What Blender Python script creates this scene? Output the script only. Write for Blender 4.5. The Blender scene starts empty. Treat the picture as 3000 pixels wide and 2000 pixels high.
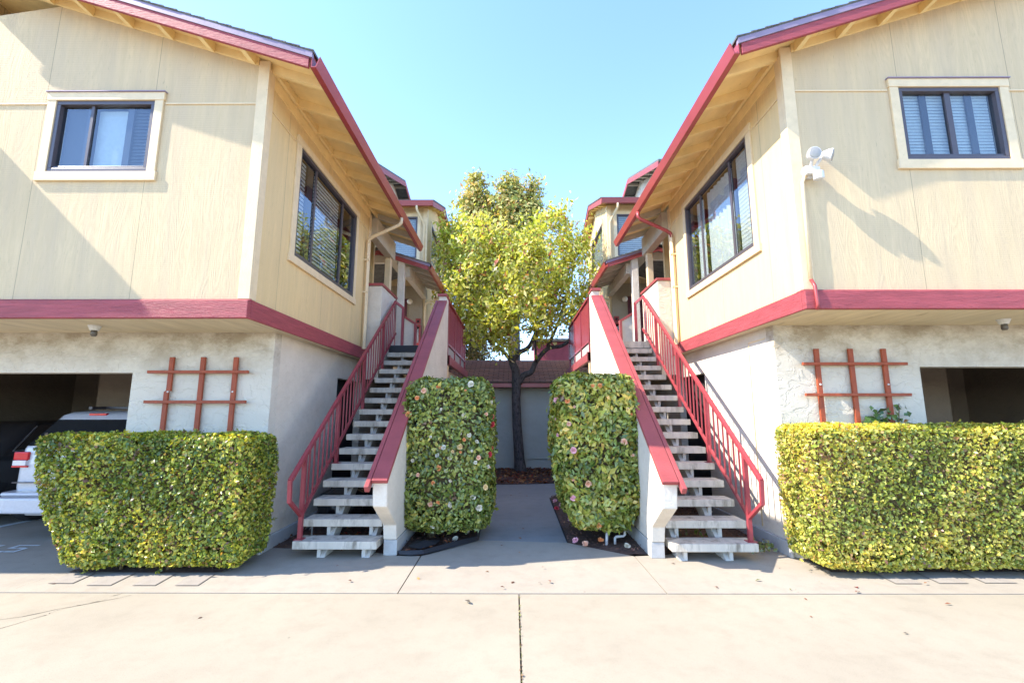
import bpy, bmesh, math, random
import numpy as np
from mathutils import Vector, Matrix
rnd = random.Random(7); nr = np.random.default_rng(11)
S = bpy.context.scene
COL = S.collection
R = math.radians

# ------------------------------------------------------------------ materials
def nodes(name):
    m = bpy.data.materials.new(name); m.use_nodes = True
    nt = m.node_tree; nt.nodes.clear()
    out = nt.nodes.new('ShaderNodeOutputMaterial'); b = nt.nodes.new('ShaderNodeBsdfPrincipled')
    nt.links.new(b.outputs[0], out.inputs[0])
    return m, nt, b, out
def nd(nt, t, **kw):
    n = nt.nodes.new(t)
    for k, v in kw.items():
        if k.startswith('i_'):
            key = k[2:]
            n.inputs[int(key) if key.isdigit() else key].default_value = v
        else: setattr(n, k, v)
    return n
def L(nt, a, b): nt.links.new(a, b)
def c4(c): return (c[0], c[1], c[2], 1)
def coords(nt, scale=(1, 1, 1), rot=(0, 0, 0)):
    tc = nd(nt, 'ShaderNodeTexCoord'); mp = nd(nt, 'ShaderNodeMapping')
    mp.inputs['Scale'].default_value = scale; mp.inputs['Rotation'].default_value = rot
    L(nt, tc.outputs['Object'], mp.inputs[0]); return mp.outputs[0]
def noise(nt, vec, scale, detail=4, rough=.55):
    n = nd(nt, 'ShaderNodeTexNoise'); n.inputs['Scale'].default_value = scale
    n.inputs['Detail'].default_value = detail; n.inputs['Roughness'].default_value = rough
    L(nt, vec, n.inputs['Vector']); return n.outputs[0]
def ramp(nt, fac, a, b, ca=(0, 0, 0), cb=(1, 1, 1)):
    r = nd(nt, 'ShaderNodeValToRGB'); e = r.color_ramp.elements
    e[0].position = a; e[1].position = b; e[0].color = c4(ca); e[1].color = c4(cb)
    L(nt, fac, r.inputs[0]); return r.outputs[0]
def mix(nt, fac, a, b, mode='MIX'):
    m = nd(nt, 'ShaderNodeMix', data_type='RGBA', blend_type=mode)
    for sock, v in ((m.inputs[0], fac), (m.inputs[6], a), (m.inputs[7], b)):
        if isinstance(v, (int, float)): sock.default_value = v
        elif isinstance(v, tuple): sock.default_value = c4(v)
        else: L(nt, v, sock)
    return m.outputs[2]
def mth(nt, op, a, b=None):
    m = nd(nt, 'ShaderNodeMath', operation=op)
    for i, v in enumerate((a, b)):
        if v is None: continue
        if isinstance(v, (int, float)): m.inputs[i].default_value = v
        else: L(nt, v, m.inputs[i])
    return m.outputs[0]
def bump(nt, b, h, strength, dist=.01, prev=None):
    n = nd(nt, 'ShaderNodeBump'); n.inputs['Strength'].default_value = strength; n.inputs['Distance'].default_value = dist
    L(nt, h, n.inputs['Height'])
    if prev is not None: L(nt, prev, n.inputs['Normal'])
    L(nt, n.outputs[0], b.inputs['Normal']); return n.outputs[0]

def paint(name, c, rough=.5, var=.12, scale=6, bs=.15, bscale=60, wear=None, stretch=(1, 1, 1), spec=.4, metal=0):
    m, nt, b, o = nodes(name)
    v = coords(nt, stretch)
    n1 = noise(nt, v, scale, 5)
    dark = tuple(x * (1 - var) for x in c); lite = tuple(min(1, x * (1 + var)) for x in c)
    col = ramp(nt, n1, .3, .7, dark, lite)
    if wear:
        wc, lo, hi, ws = wear
        col = mix(nt, ramp(nt, noise(nt, v, ws, 8, .7), lo, hi), col, wc)
    L(nt, col, b.inputs['Base Color'])
    b.inputs['Roughness'].default_value = rough; b.inputs['Metallic'].default_value = metal
    b.inputs['Specular IOR Level'].default_value = spec
    bump(nt, b, noise(nt, v, bscale, 3), bs, .01)
    return m

def siding(name, c, axis, joint=1.22, phase=0.0):
    # painted rough sawn plywood: upright grain, fine level saw marks, a thin joint every sheet
    m, nt, b, o = nodes(name)
    tc = nd(nt, 'ShaderNodeTexCoord'); sp = nd(nt, 'ShaderNodeSeparateXYZ'); L(nt, tc.outputs['Object'], sp.inputs[0])
    h = sp.outputs['X' if axis == 'x' else 'Y']; z = sp.outputs['Z']
    sc = (5.5, 1, .5) if axis == 'x' else (1, 5.5, .5)
    mp = nd(nt, 'ShaderNodeMapping'); mp.inputs['Scale'].default_value = sc; L(nt, tc.outputs['Object'], mp.inputs[0])
    g1 = noise(nt, mp.outputs[0], 2.6, 9, .74)
    # flame grain: contour lines of a slow noise, stretched up the sheet
    mpc = nd(nt, 'ShaderNodeMapping'); mpc.inputs['Scale'].default_value = (2.1, 1, .30) if axis == 'x' else (1, 2.1, .30); L(nt, tc.outputs['Object'], mpc.inputs[0])
    cat = mth(nt, 'ADD', mth(nt, 'MULTIPLY', mth(nt, 'SINE', mth(nt, 'MULTIPLY', noise(nt, mpc.outputs[0], 1.9, 2.5, .45), 150.0)), .5), .5)
    patch = ramp(nt, noise(nt, tc.outputs['Object'], 1.1, 3), .40, .60)
    grain = mth(nt, 'ADD', mth(nt, 'MULTIPLY', g1, .72), mth(nt, 'MULTIPLY', mth(nt, 'MULTIPLY', cat, patch), .13))
    saw = nd(nt, 'ShaderNodeTexWave', wave_type='BANDS', bands_direction='Z', wave_profile='SIN'); saw.inputs['Scale'].default_value = 14; saw.inputs['Distortion'].default_value = 1.2; saw.inputs['Detail'].default_value = 2
    L(nt, tc.outputs['Object'], saw.inputs['Vector'])
    ms = (7, 1, .35) if axis == 'x' else (1, 7, .35)
    mp2 = nd(nt, 'ShaderNodeMapping'); mp2.inputs['Scale'].default_value = ms; L(nt, tc.outputs['Object'], mp2.inputs[0])
    stain = ramp(nt, noise(nt, mp2.outputs[0], .8, 6, .6), .40, .72)
    base = mix(nt, ramp(nt, grain, .25, .8), tuple(x * .78 for x in c), tuple(min(1, x * 1.06) for x in c))
    base = mix(nt, mth(nt, 'MULTIPLY', stain, .7), base, (c[0] * .74, c[1] * .75, c[2] * .82))
    spots = ramp(nt, noise(nt, mp.outputs[0], 26, 2, .5), .69, .74)
    base = mix(nt, mth(nt, 'MULTIPLY', spots, .35), base, (.2, .17, .11))
    fr = mth(nt, 'FRACT', mth(nt, 'DIVIDE', mth(nt, 'ADD', h, 50 * joint + phase), joint))
    jl = mth(nt, 'LESS_THAN', mth(nt, 'ABSOLUTE', mth(nt, 'SUBTRACT', fr, .5)), .0028)
    base = mix(nt, mth(nt, 'MULTIPLY', jl, .55), base, (.13, .11, .08))
    L(nt, base, b.inputs['Base Color']); b.inputs['Roughness'].default_value = .75; b.inputs['Specular IOR Level'].default_value = .25
    p = bump(nt, b, grain, .42, .013)
    p = bump(nt, b, saw.outputs['Fac'], .12, .006, p)
    return m

def stucco(name, c, stain=.0, bs=.6, big=10, zlo=None):
    m, nt, b, o = nodes(name)
    v = coords(nt, (1, 1, 1.4))
    n1 = noise(nt, v, 1.3, 5); n2 = noise(nt, v, big, 6, .65)
    vo = nd(nt, 'ShaderNodeTexNoise'); vo.inputs['Scale'].default_value = big * .55; vo.inputs['Detail'].default_value = 3; vo.inputs['Distortion'].default_value = 1.6
    L(nt, v, vo.inputs['Vector'])
    ridge = ramp(nt, vo.outputs[0], .47, .53)
    base = ramp(nt, n1, .3, .72, tuple(x * .90 for x in c), tuple(min(1, x * 1.05) for x in c))
    base = mix(nt, mth(nt, 'MULTIPLY', ramp(nt, n2, .55, .72), .18), base, (c[0] * .55, c[1] * .52, c[2] * .47))
    if stain:
        f = ramp(nt, noise(nt, v, 2.4, 9, .75), .40, .62)
        if zlo is not None:
            sp = nd(nt, 'ShaderNodeSeparateXYZ'); tc = nd(nt, 'ShaderNodeTexCoord'); L(nt, tc.outputs['Object'], sp.inputs[0])
            f = mth(nt, 'MULTIPLY', f, ramp(nt, mth(nt, 'SUBTRACT', sp.outputs['Z'], zlo), .0, .5))  # stain fades in upward; doubles as warm bounce light under the soffit
        base = mix(nt, mth(nt, 'MULTIPLY', f, stain), base, (.30, .235, .155))
    L(nt, base, b.inputs['Base Color']); b.inputs['Roughness'].default_value = .85; b.inputs['Specular IOR Level'].default_value = .2
    p = bump(nt, b, ridge, bs * .55, .012)
    bump(nt, b, noise(nt, v, big * 6, 3), bs * .5, .008, p)
    return m

def concrete(name, c, dirt=.25):
    m, nt, b, o = nodes(name)
    v = coords(nt)
    n1 = noise(nt, v, .55, 6, .6); n2 = noise(nt, v, 5, 8, .7); n3 = noise(nt, v, 130, 2)
    base = ramp(nt, n1, .3, .7, tuple(x * .88 for x in c), tuple(x * 1.05 for x in c))
    base = mix(nt, mth(nt, 'MULTIPLY', ramp(nt, n2, .48, .75), dirt), base, tuple(x * .68 for x in c))
    base = mix(nt, mth(nt, 'MULTIPLY', ramp(nt, noise(nt, v, 1.7, 9, .75), .52, .70), .30), base, (c[0] * .62, c[1] * .60, c[2] * .58))
    base = mix(nt, mth(nt, 'MULTIPLY', ramp(nt, n3, .58, .70), .45), base, tuple(x * .5 for x in c))
    vo = nd(nt, 'ShaderNodeTexVoronoi'); vo.inputs['Scale'].default_value = 2.1; L(nt, v, vo.inputs['Vector'])
    base = mix(nt, mth(nt, 'MULTIPLY', mth(nt, 'LESS_THAN', vo.outputs['Distance'], .022), .6), base, tuple(x * .4 for x in c))
    L(nt, base, b.inputs['Base Color']); b.inputs['Roughness'].default_value = .85; b.inputs['Specular IOR Level'].default_value = .25
    bump(nt, b, n3, .25, .004, bump(nt, b, n2, .2, .01))
    return m

def leafmat(name, rough=.38, trans=.35, spec=.5):
    m, nt, b, o = nodes(name)
    a = nd(nt, 'ShaderNodeAttribute', attribute_name='tint')
    L(nt, a.outputs['Color'], b.inputs['Base Color']); b.inputs['Roughness'].default_value = rough; b.inputs['Specular IOR Level'].default_value = spec
    t = nd(nt, 'ShaderNodeBsdfTranslucent'); g = mix(nt, 1.0, a.outputs['Color'], (1.25, 1.2, .55), 'MULTIPLY'); L(nt, g, t.inputs['Color'])
    mx = nd(nt, 'ShaderNodeMixShader'); mx.inputs[0].default_value = trans
    L(nt, b.outputs[0], mx.inputs[1]); L(nt, t.outputs[0], mx.inputs[2]); L(nt, mx.outputs[0], o.inputs[0])
    return m

def glassmat(name, tint=(.8, .85, .86), boost=1.5, rough=.012):
    m, nt, b, o = nodes(name)
    fr = nd(nt, 'ShaderNodeFresnel'); fr.inputs['IOR'].default_value = 1.65
    tr = nd(nt, 'ShaderNodeBsdfTransparent'); tr.inputs[0].default_value = c4(tint)
    gl = nd(nt, 'ShaderNodeBsdfGlossy'); gl.inputs['Roughness'].default_value = rough; gl.inputs['Color'].default_value = (.95, .97, 1, 1)
    v = coords(nt); nz = noise(nt, v, 2.2, 2)
    bp = nd(nt, 'ShaderNodeBump'); bp.inputs['Strength'].default_value = .06; bp.inputs['Distance'].default_value = .02; L(nt, nz, bp.inputs['Height']); L(nt, bp.outputs[0], gl.inputs['Normal'])
    ge = nd(nt, 'ShaderNodeNewGeometry')       # the inner skin of a pane only lets light through
    f = mth(nt, 'MULTIPLY', mth(nt, 'MINIMUM', mth(nt, 'MULTIPLY', fr.outputs[0], boost), 1.0), mth(nt, 'SUBTRACT', 1.0, ge.outputs['Backfacing']))
    mx = nd(nt, 'ShaderNodeMixShader'); L(nt, f, mx.inputs[0]); L(nt, tr.outputs[0], mx.inputs[1]); L(nt, gl.outputs[0], mx.inputs[2]); L(nt, mx.outputs[0], o.inputs[0])
    return m

def plain(name, c, rough=.5, metal=0, spec=.5, coat=0):
    m, nt, b, o = nodes(name)
    b.inputs['Base Color'].default_value = c4(c); b.inputs['Roughness'].default_value = rough; b.inputs['Metallic'].default_value = metal
    b.inputs['Specular IOR Level'].default_value = spec; b.inputs['Coat Weight'].default_value = coat
    v = coords(nt); n = noise(nt, v, 30, 3)
    L(nt, ramp(nt, n, .3, .7, tuple(x * .93 for x in c), tuple(min(1, x * 1.05) for x in c)), b.inputs['Base Color'])
    return m

CREAM = (.70, .575, .36)
M = {}
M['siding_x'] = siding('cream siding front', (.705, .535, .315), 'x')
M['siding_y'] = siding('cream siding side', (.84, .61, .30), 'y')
M['trim'] = paint('cream trim', (.71, .545, .33), .6, .07, 9, .25, 70, ((.42, .34, .2), .62, .75, 30))
M['soffit'] = paint('cream soffit', (.86, .64, .30), .6, .08, 5, .2, 50, ((.45, .34, .18), .63, .76, 16))
M['porchwood'] = paint('weathered taupe wood', (.48, .42, .33), .7, .1, 6, .2, 50, ((.3, .26, .2), .6, .75, 14))
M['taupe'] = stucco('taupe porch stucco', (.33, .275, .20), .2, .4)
M['red'] = paint('burgundy paint', (.315, .064, .064), .48, .12, 3, .25, 40, ((.60, .26, .27), .66, .74, 18), (1, 1, 2.2))
M['redband'] = paint('burgundy rough board', (.325, .06, .068), .6, .2, 5, .8, 22, ((.17, .03, .04), .60, .66, 9), (.6, .6, 7))
M['redmetal'] = paint('burgundy metal', (.33, .05, .05), .36, .1, 2, .05, 30, ((.62, .35, .33), .70, .78, 14), spec=.5)
M['redrail'] = paint('burgundy railing', (.30, .042, .052), .4, .1, 8, .1, 60, ((.25, .06, .04), .66, .76, 22), spec=.5)
M['drip'] = paint('mauve drip edge', (.26, .20, .27), .5, .1, 4, .1, 30)
M['shingle'] = paint('grey shingle', (.12, .12, .11), .9, .3, 9, .8, 40)
M['stucco'] = stucco('off white stucco', (.68, .595, .485), .15)
M['stucco_front'] = stucco('stained bounce-tinted stucco', (.63, .565, .465), .8, .9, 9, 1.95)  # top stains partly real, partly soffit bounce light put into the colour
M['stucco_white'] = stucco('white stucco', (.70, .63, .53), .15, .45, 14)
M['plywood'] = paint('rough soffit board', (.62, .52, .36), .8, .12, 5, .6, 24, ((.33, .26, .16), .60, .70, 6), (2.2, .35, 1))
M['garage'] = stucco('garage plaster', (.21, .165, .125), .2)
M['greenwall'] = stucco('sage stucco', (.46, .47, .41), .15, .35, 12)
M['farred'] = paint('far burgundy wall', (.36, .08, .11), .7)
M['concrete'] = concrete('pale concrete', (.35, .302, .226), .4)
M['apron'] = concrete('apron concrete', (.36, .312, .248), .5)
M['pathmat'] = concrete('shade-darkened old path concrete', (.265, .258, .245), .5)  # old slab, darkened further so its colour carries part of the shade
M['tread'] = paint('worn white tread', (.57, .505, .41), .75, .15, 8, .3, 60, ((.24, .20, .15), .50, .68, 7), (1, 1, .25))
M['whitemetal'] = paint('chalky white metal', (.55, .51, .45), .6, .1, 8, .2, 50, ((.33, .19, .09), .63, .70, 12))
M['ground'] = paint('dark soil', (.05, .045, .04), .95)
M['mulch'] = paint('mulch soil', (.10, .06, .045), .95, .35, 22, .9, 60, ((.2, .12, .08), .58, .68, 45))
M['chip'] = leafmat('bark chips', .8, .05, .2)
M['litter'] = leafmat('leaf litter', .7, .15, .3)
M['fabric'] = plain('black weed fabric', (.018, .018, .022), .6)
M['bag'] = plain('black plastic bag', (.012, .012, .015), .28)
M['bronze'] = plain('dark bronze frame', (.075, .062, .07), .38)
M['blind'] = plain('white blind', (.66, .66, .65), .5)
M['screen'] = plain('dark screen panel', (.06, .055, .06), .6)
M['interior'] = plain('dim room', (.10, .09, .085), .9)
M['glass'] = glassmat('window glass')
M['glass_side'] = glassmat('side window glass', (.80, .83, .83), 1.35)
M['dark'] = plain('dark opening', (.02, .018, .018), .9)
M['door'] = plain('dark burgundy door', (.10, .02, .03), .5)
M['white'] = plain('white plastic', (.62, .61, .59), .4)
M['lens'] = plain('frosted lens', (.30, .29, .27), .25)
M['jar'] = plain('smoky jar glass', (.10, .085, .07), .15)
M['globe'] = plain('milk glass', (.75, .70, .60), .2)
M['trellis'] = paint('red stained slat', (.30, .06, .022), .6, .2, 7, .3, 40, None, (3, 3, 1))
M['bark'] = paint('grey bark', (.085, .075, .07), .9, .35, 9, 1.0, 34, ((.03, .026, .025), .5, .6, 26), (1, 1, .35))
M['twig'] = paint('brown twigs', (.12, .085, .04), .9, .3, 30)
M['leaf_tree'] = leafmat('tree leaf', .42, .48)
M['leaf_far'] = leafmat('far tree leaf', .6, .3, .3)
M['leaf_hedge'] = leafmat('hedge leaf', .34, .32)
M['leaf_shrub'] = leafmat('camellia leaf', .24, .18, .55)
M['roof_tile'] = None
M['silver'] = plain('silver car paint', (.50, .49, .51), .4, .0, .5, .6)
M['carglass'] = plain('dark car glass', (.018, .02, .022), .06, 0, .7)
M['blackcar'] = plain('charcoal car paint', (.022, .022, .024), .25, 0, .5, .5)
M['rubber'] = plain('tyre rubber', (.015, .015, .016), .85)
M['rim'] = plain('alloy rim', (.38, .38, .40), .35, .8)
M['taillight'] = plain('red lamp lens', (.62, .012, .02), .12, 0, .6)
M['clearlight'] = plain('clear lamp lens', (.72, .66, .66), .12, 0, .6)
M['plinth'] = concrete('foundation', (.44, .43, .41), .6)
M['markwhite'] = paint('road paint', (.66, .70, .70), .7, .1, 20, .1, 60, ((.4, .4, .38), .55, .7, 40))
M['cover'] = concrete('utility cover', (.33, .29, .245), .5)
M['seam'] = plain('cover seam', (.10, .095, .09), .9)
M['pvc'] = plain('white pipe', (.56, .55, .54), .35)
M['brass'] = plain('weathered brass', (.22, .20, .18), .45, .5)
M['extinguisher'] = plain('extinguisher label', (.55, .55, .52), .3)
M['crack'] = plain('joint grime', (.09, .075, .05), .95)
for nm, c in dict(w=(.74, .68, .54), o=(.82, .33, .12), f=(.84, .50, .34), p=(.80, .42, .46), r=(.55, .04, .06), y=(.80, .58, .28)).items():
    M['petal_' + nm] = plain('petal ' + nm, c, .5)
M['stamen'] = plain('yellow stamens', (.8, .55, .1), .6)

def tilemat():
    m, nt, b, o = nodes('brown roof shingle')
    tc = nd(nt, 'ShaderNodeTexCoord')
    br = nd(nt, 'ShaderNodeTexBrick', offset=.5); br.inputs['Scale'].default_value = 1
    br.inputs['Brick Width'].default_value = .3; br.inputs['Row Height'].default_value = .13; br.inputs['Mortar Size'].default_value = .012
    br.inputs['Color1'].default_value = (.20, .095, .07, 1); br.inputs['Color2'].default_value = (.29, .15, .115, 1); br.inputs['Mortar'].default_value = (.05, .028, .024, 1)
    L(nt, tc.outputs['Object'], br.inputs['Vector'])
    n = noise(nt, tc.outputs['Object'], 14, 5)
    L(nt, mix(nt, mth(nt, 'MULTIPLY', ramp(nt, n, .4, .7), .4), br.outputs['Color'], (.13, .075, .06)), b.inputs['Base Color'])
    b.inputs['Roughness'].default_value = .9
    bump(nt, b, br.outputs['Fac'], -.5, .02)
    return m
M['roof_tile'] = tilemat()

# ------------------------------------------------------------------ objects
ORG = {}
class MB:
    def __init__(s): s.v = []; s.f = []
    def add(s, vs, fs):
        o = len(s.v); s.v += [tuple(v) for v in vs]; s.f += [tuple(i + o for i in f) for f in fs]; return s
    def box(s, x0, x1, y0, y1, z0, z1):
        x0, x1 = min(x0, x1), max(x0, x1)
        return s.add([(x0, y0, z0), (x1, y0, z0), (x1, y1, z0), (x0, y1, z0), (x0, y0, z1), (x1, y0, z1), (x1, y1, z1), (x0, y1, z1)],
                     [(3, 2, 1, 0), (4, 5, 6, 7), (0, 1, 5, 4), (1, 2, 6, 5), (2, 3, 7, 6), (3, 0, 4, 7)])
    def prism(s, poly, axis, a, b):
        # poly: 2-D outline; axis 'x': (y,z), 'y': (x,z), 'z': (x,y)
        n = len(poly)
        def P(p, t): return (t, p[0], p[1]) if axis == 'x' else (p[0], t, p[1]) if axis == 'y' else (p[0], p[1], t)
        vs = [P(p, a) for p in poly] + [P(p, b) for p in poly]
        fs = [tuple(range(n)), tuple(range(2 * n - 1, n - 1, -1))] + [(i, i + n, (i + 1) % n + n, (i + 1) % n) for i in range(n)]
        return s.add(vs, fs)
    def bar(s, p, q, w, h=None, up=(0, 0, 1)):
        # box bar from p to q, w wide, h tall
        p = Vector(p); q = Vector(q); h = h or w; d = (q - p).normalized(); u = Vector(up)
        if abs(d.dot(u)) > .98: u = Vector((0, 1, 0))
        r = d.cross(u).normalized(); u = r.cross(d).normalized()
        vs = [e + r * a * w / 2 + u * b_ * h / 2 for e in (p, q) for a, b_ in ((-1, -1), (1, -1), (1, 1), (-1, 1))]
        return s.add(vs, [(3, 2, 1, 0), (4, 5, 6, 7), (0, 1, 5, 4), (1, 2, 6, 5), (2, 3, 7, 6), (3, 0, 4, 7)])
    def tube(s, pts, rad, n=10, caps=True):
        pts = [Vector(p) for p in pts]; rr = rad if isinstance(rad, (list, tuple)) else [rad] * len(pts); rings = []; ref = None
        for i, p in enumerate(pts):
            d = (pts[min(i + 1, len(pts) - 1)] - pts[max(i - 1, 0)]).normalized()
            if ref is None:
                ref = Vector((0, 0, 1)) if abs(d.z) < .9 else Vector((1, 0, 0))
            u = (ref - d * ref.dot(d)).normalized(); ref = u; w = d.cross(u)
            rings.append([p + (u * math.cos(2 * math.pi * k / n) + w * math.sin(2 * math.pi * k / n)) * rr[i] for k in range(n)])
        vs = [v for r_ in rings for v in r_]; fs = []
        for i in range(len(pts) - 1):
            for k in range(n): fs.append((i * n + k, i * n + (k + 1) % n, (i + 1) * n + (k + 1) % n, (i + 1) * n + k))
        if caps: fs += [tuple(range(n - 1, -1, -1)), tuple(range((len(pts) - 1) * n, len(pts) * n))]
        return s.add(vs, fs)
    def lathe(s, c, prof, n=20, axis=None):
        # prof: (radius, height) pairs turned about an axis through c
        ax = Vector(axis or (0, 0, 1)).normalized(); u = ax.orthogonal().normalized(); w = ax.cross(u); c = Vector(c)
        vs = [c + ax * h + (u * math.cos(2 * math.pi * k / n) + w * math.sin(2 * math.pi * k / n)) * r_ for r_, h in prof for k in range(n)]
        fs = []
        for i in range(len(prof) - 1):
            for k in range(n): fs.append((i * n + k, i * n + (k + 1) % n, (i + 1) * n + (k + 1) % n, (i + 1) * n + k))
        fs += [tuple(range(n - 1, -1, -1)), tuple(range((len(prof) - 1) * n, len(prof) * n))]
        return s.add(vs, fs)
    def build(s, name, mat, parent=None, smooth=False, bevel=0, fix=True):
        org = Vector(ORG.get(parent.name, (0, 0, 0))) if parent else Vector((0, 0, 0))
        me = bpy.data.meshes.new(name); me.from_pydata([tuple(Vector(v) - org) for v in s.v], [], s.f)
        if fix:
            bm = bmesh.new(); bm.from_mesh(me); bmesh.ops.recalc_face_normals(bm, faces=bm.faces); bm.to_mesh(me); bm.free()
        me.materials.append(M[mat] if isinstance(mat, str) else mat)
        if smooth: me.polygons.foreach_set('use_smooth', [True] * len(me.polygons))
        o = bpy.data.objects.new(name, me); COL.objects.link(o)
        if parent: o.parent = parent
        ORG[o.name] = tuple(org)
        if bevel:
            bv = o.modifiers.new('bevel', 'BEVEL'); bv.width = bevel; bv.segments = 2; bv.limit_method = 'ANGLE'; bv.angle_limit = R(40)
        return o
def tag(o, label, cat, group=None):
    o['label'] = label; o['category'] = cat
    if group: o['group'] = group
    return o
def thing(name, label, cat, loc, group=None):
    o = bpy.data.objects.new(name, None); COL.objects.link(o); o.location = loc; o.empty_display_size = .1
    ORG[o.name] = tuple(loc); return tag(o, label, cat, group)
def structure(o): o['kind'] = 'structure'; return o
def stuff(o): o['kind'] = 'stuff'; return o
def npmesh(name, verts, faces, mat, parent=None, tint=None, smooth=False):
    # verts (N,3), faces (F,4) numpy; tint per vertex
    org = np.array(ORG.get(parent.name, (0, 0, 0))) if parent else np.zeros(3)
    me = bpy.data.meshes.new(name); me.vertices.add(len(verts)); me.vertices.foreach_set('co', (verts - org).astype(np.float32).ravel())
    k = faces.shape[1]
    me.loops.add(faces.size); me.loops.foreach_set('vertex_index', faces.astype(np.int32).ravel())
    me.polygons.add(len(faces)); me.polygons.foreach_set('loop_start', (np.arange(len(faces)) * k).astype(np.int32))
    me.update(calc_edges=True); me.validate()
    if tint is not None:
        a = me.attributes.new('tint', 'FLOAT_COLOR', 'POINT'); a.data.foreach_set('color', np.c_[tint, np.ones(len(tint))].astype(np.float32).ravel())
    if smooth: me.polygons.foreach_set('use_smooth', [True] * len(me.polygons))
    me.materials.append(M[mat])
    o = bpy.data.objects.new(name, me); COL.objects.link(o)
    if parent: o.parent = parent
    ORG[o.name] = tuple(org); return o

def leaves(pos, nrm, size, cols, wid=.5, jit=.7, droop=0., fold=.25):
    """folded leaves (two quads each): pos (N,3), nrm (N,3) outward, returns verts, faces, tint"""
    n = len(pos)
    nn = nrm + nr.normal(0, jit, (n, 3)); nn /= np.linalg.norm(nn, axis=1, keepdims=True)
    d = nr.normal(0, 1, (n, 3)); d[:, 2] -= droop
    d -= nn * (d * nn).sum(1, keepdims=True); d /= np.linalg.norm(d, axis=1, keepdims=True)
    w = np.cross(nn, d)
    ln = (size * np.clip(nr.lognormal(0, .28, n), .45, 1.9))[:, None]; hw = ln * wid * .5
    base = pos - d * ln * .5; tip = pos + d * ln * .5 - nn * ln * .12
    mid = pos
    l1 = mid - w * hw + nn * hw * fold - d * ln * .05; r1 = mid + w * hw + nn * hw * fold - d * ln * .05
    V = np.stack([base, l1, tip, r1, mid], 1).reshape(-1, 3)
    i = np.arange(n)[:, None] * 5
    F = np.concatenate([i + np.array([[0, 4, 2, 1]]), i + np.array([[0, 3, 2, 4]])], 0)
    return V, F, np.repeat(cols, 5, 0)
def palette(n, cs, ws, jit=.15):
    cs = np.array(cs); k = nr.choice(len(cs), n, p=np.array(ws) / sum(ws))
    return np.clip(cs[k] * nr.uniform(1 - jit, 1 + jit, (n, 1)) * nr.uniform(.93, 1.07, (n, 3)), 0, 1)

def wall_holes(mb, plane, off, thick, a0, a1, top, z0, holes):
    """wall slab. plane 'y': lies at y=off, runs in x; 'x': lies at x=off, runs in y. top(a) height. holes: (a0,a1,z0,z1)."""
    cuts = sorted({a0, a1, *[h for q in holes for h in q[:2] if a0 < h < a1]})
    def put(al, ar, zl, zt_l, zt_r):
        if plane == 'y': mb.prism([(al, zl), (ar, zl), (ar, zt_r), (al, zt_l)], 'y', off, off + thick)
        else: mb.prism([(al, zl), (ar, zl), (ar, zt_r), (al, zt_l)], 'x', off, off + thick)
    for l, r_ in zip(cuts[:-1], cuts[1:]):
        mid = (l + r_) / 2; hs = sorted([q for q in holes if q[0] < mid < q[1]], key=lambda q: q[2]); z = z0
        for q in hs:
            if q[2] > z: put(l, r_, z, q[2], q[2])
            z = q[3]
        put(l, r_, z, top(l), top(r_))

# ------------------------------------------------------------------ setting: ground
def sheet(name, poly, z0, z1, mat, bevel=0):
    return structure(MB().prism(poly, 'z', z0, z1).build(name, mat, bevel=bevel))
sheet('ground', [(-400, -400), (400, -400), (400, 400), (-400, 400)], -.5, -.03, 'ground')
sheet('driveway', [(-40, -30), (.04, -30), (.04, 4.37), (-40, 4.46)], -.028, 0, 'concrete')
sheet('driveway', [(.052, -30), (40, -30), (40, 4.45), (.052, 4.37)], -.028, 0, 'concrete')
sheet('apron', [(-40, 4.475), (-1.045, 4.39), (-1.055, 5.46), (-1.33, 5.47), (-3.0, 6.2), (-3.2, 40), (-40, 40)], -.028, 0, 'apron')
sheet('apron', [(-1.035, 4.39), (1.365, 4.39), (1.355, 5.455), (1.31, 5.49), (.66, 6.0), (-.45, 6.09), (-1.04, 5.465)], -.028, 0, 'apron')
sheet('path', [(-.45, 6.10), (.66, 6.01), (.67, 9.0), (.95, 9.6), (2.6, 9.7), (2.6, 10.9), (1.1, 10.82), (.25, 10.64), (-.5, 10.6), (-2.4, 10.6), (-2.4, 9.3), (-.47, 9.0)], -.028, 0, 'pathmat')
sheet('apron', [(1.375, 4.39), (40, 4.465), (40, 40), (3.4, 40), (3.2, 6.2), (1.7, 5.5), (1.365, 5.46)], -.028, 0, 'apron')
def crack(pts, w=.007):
    mb = MB(); P = []
    for i in range(len(pts) - 1):
        for k in range(8):
            t = k / 8; P.append((pts[i][0] + (pts[i + 1][0] - pts[i][0]) * t + rnd.uniform(-.012, .012), pts[i][1] + (pts[i + 1][1] - pts[i][1]) * t + rnd.uniform(-.012, .012)))
    for a, b in zip(P[:-1], P[1:]):
        ww = w * rnd.uniform(.4, 1.2); mb.add([(a[0], a[1] - ww / 2, .002), (b[0], b[1] - ww / 2, .002), (b[0], b[1] + ww / 2, .002), (a[0], a[1] + ww / 2, .002)], [(0, 1, 2, 3)])
    structure(mb.build('pavement_crack', 'crack', None, fix=False))
crack([(-3.9, 3.55), (-3.75, 3.9), (-3.72, 4.05), (-3.55, 4.2), (-3.5, 4.42)], .012)
crack([(-4.9, 3.35), (-3.9, 3.9), (-3.3, 4.4)], .01); crack([(-4.58, 4.47), (-4.57, 4.9), (-4.6, 5.4)], .01); crack([(-.45, 5.98), (.1, 5.99), (.66, 5.97)], .012) if 0 else None
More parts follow.
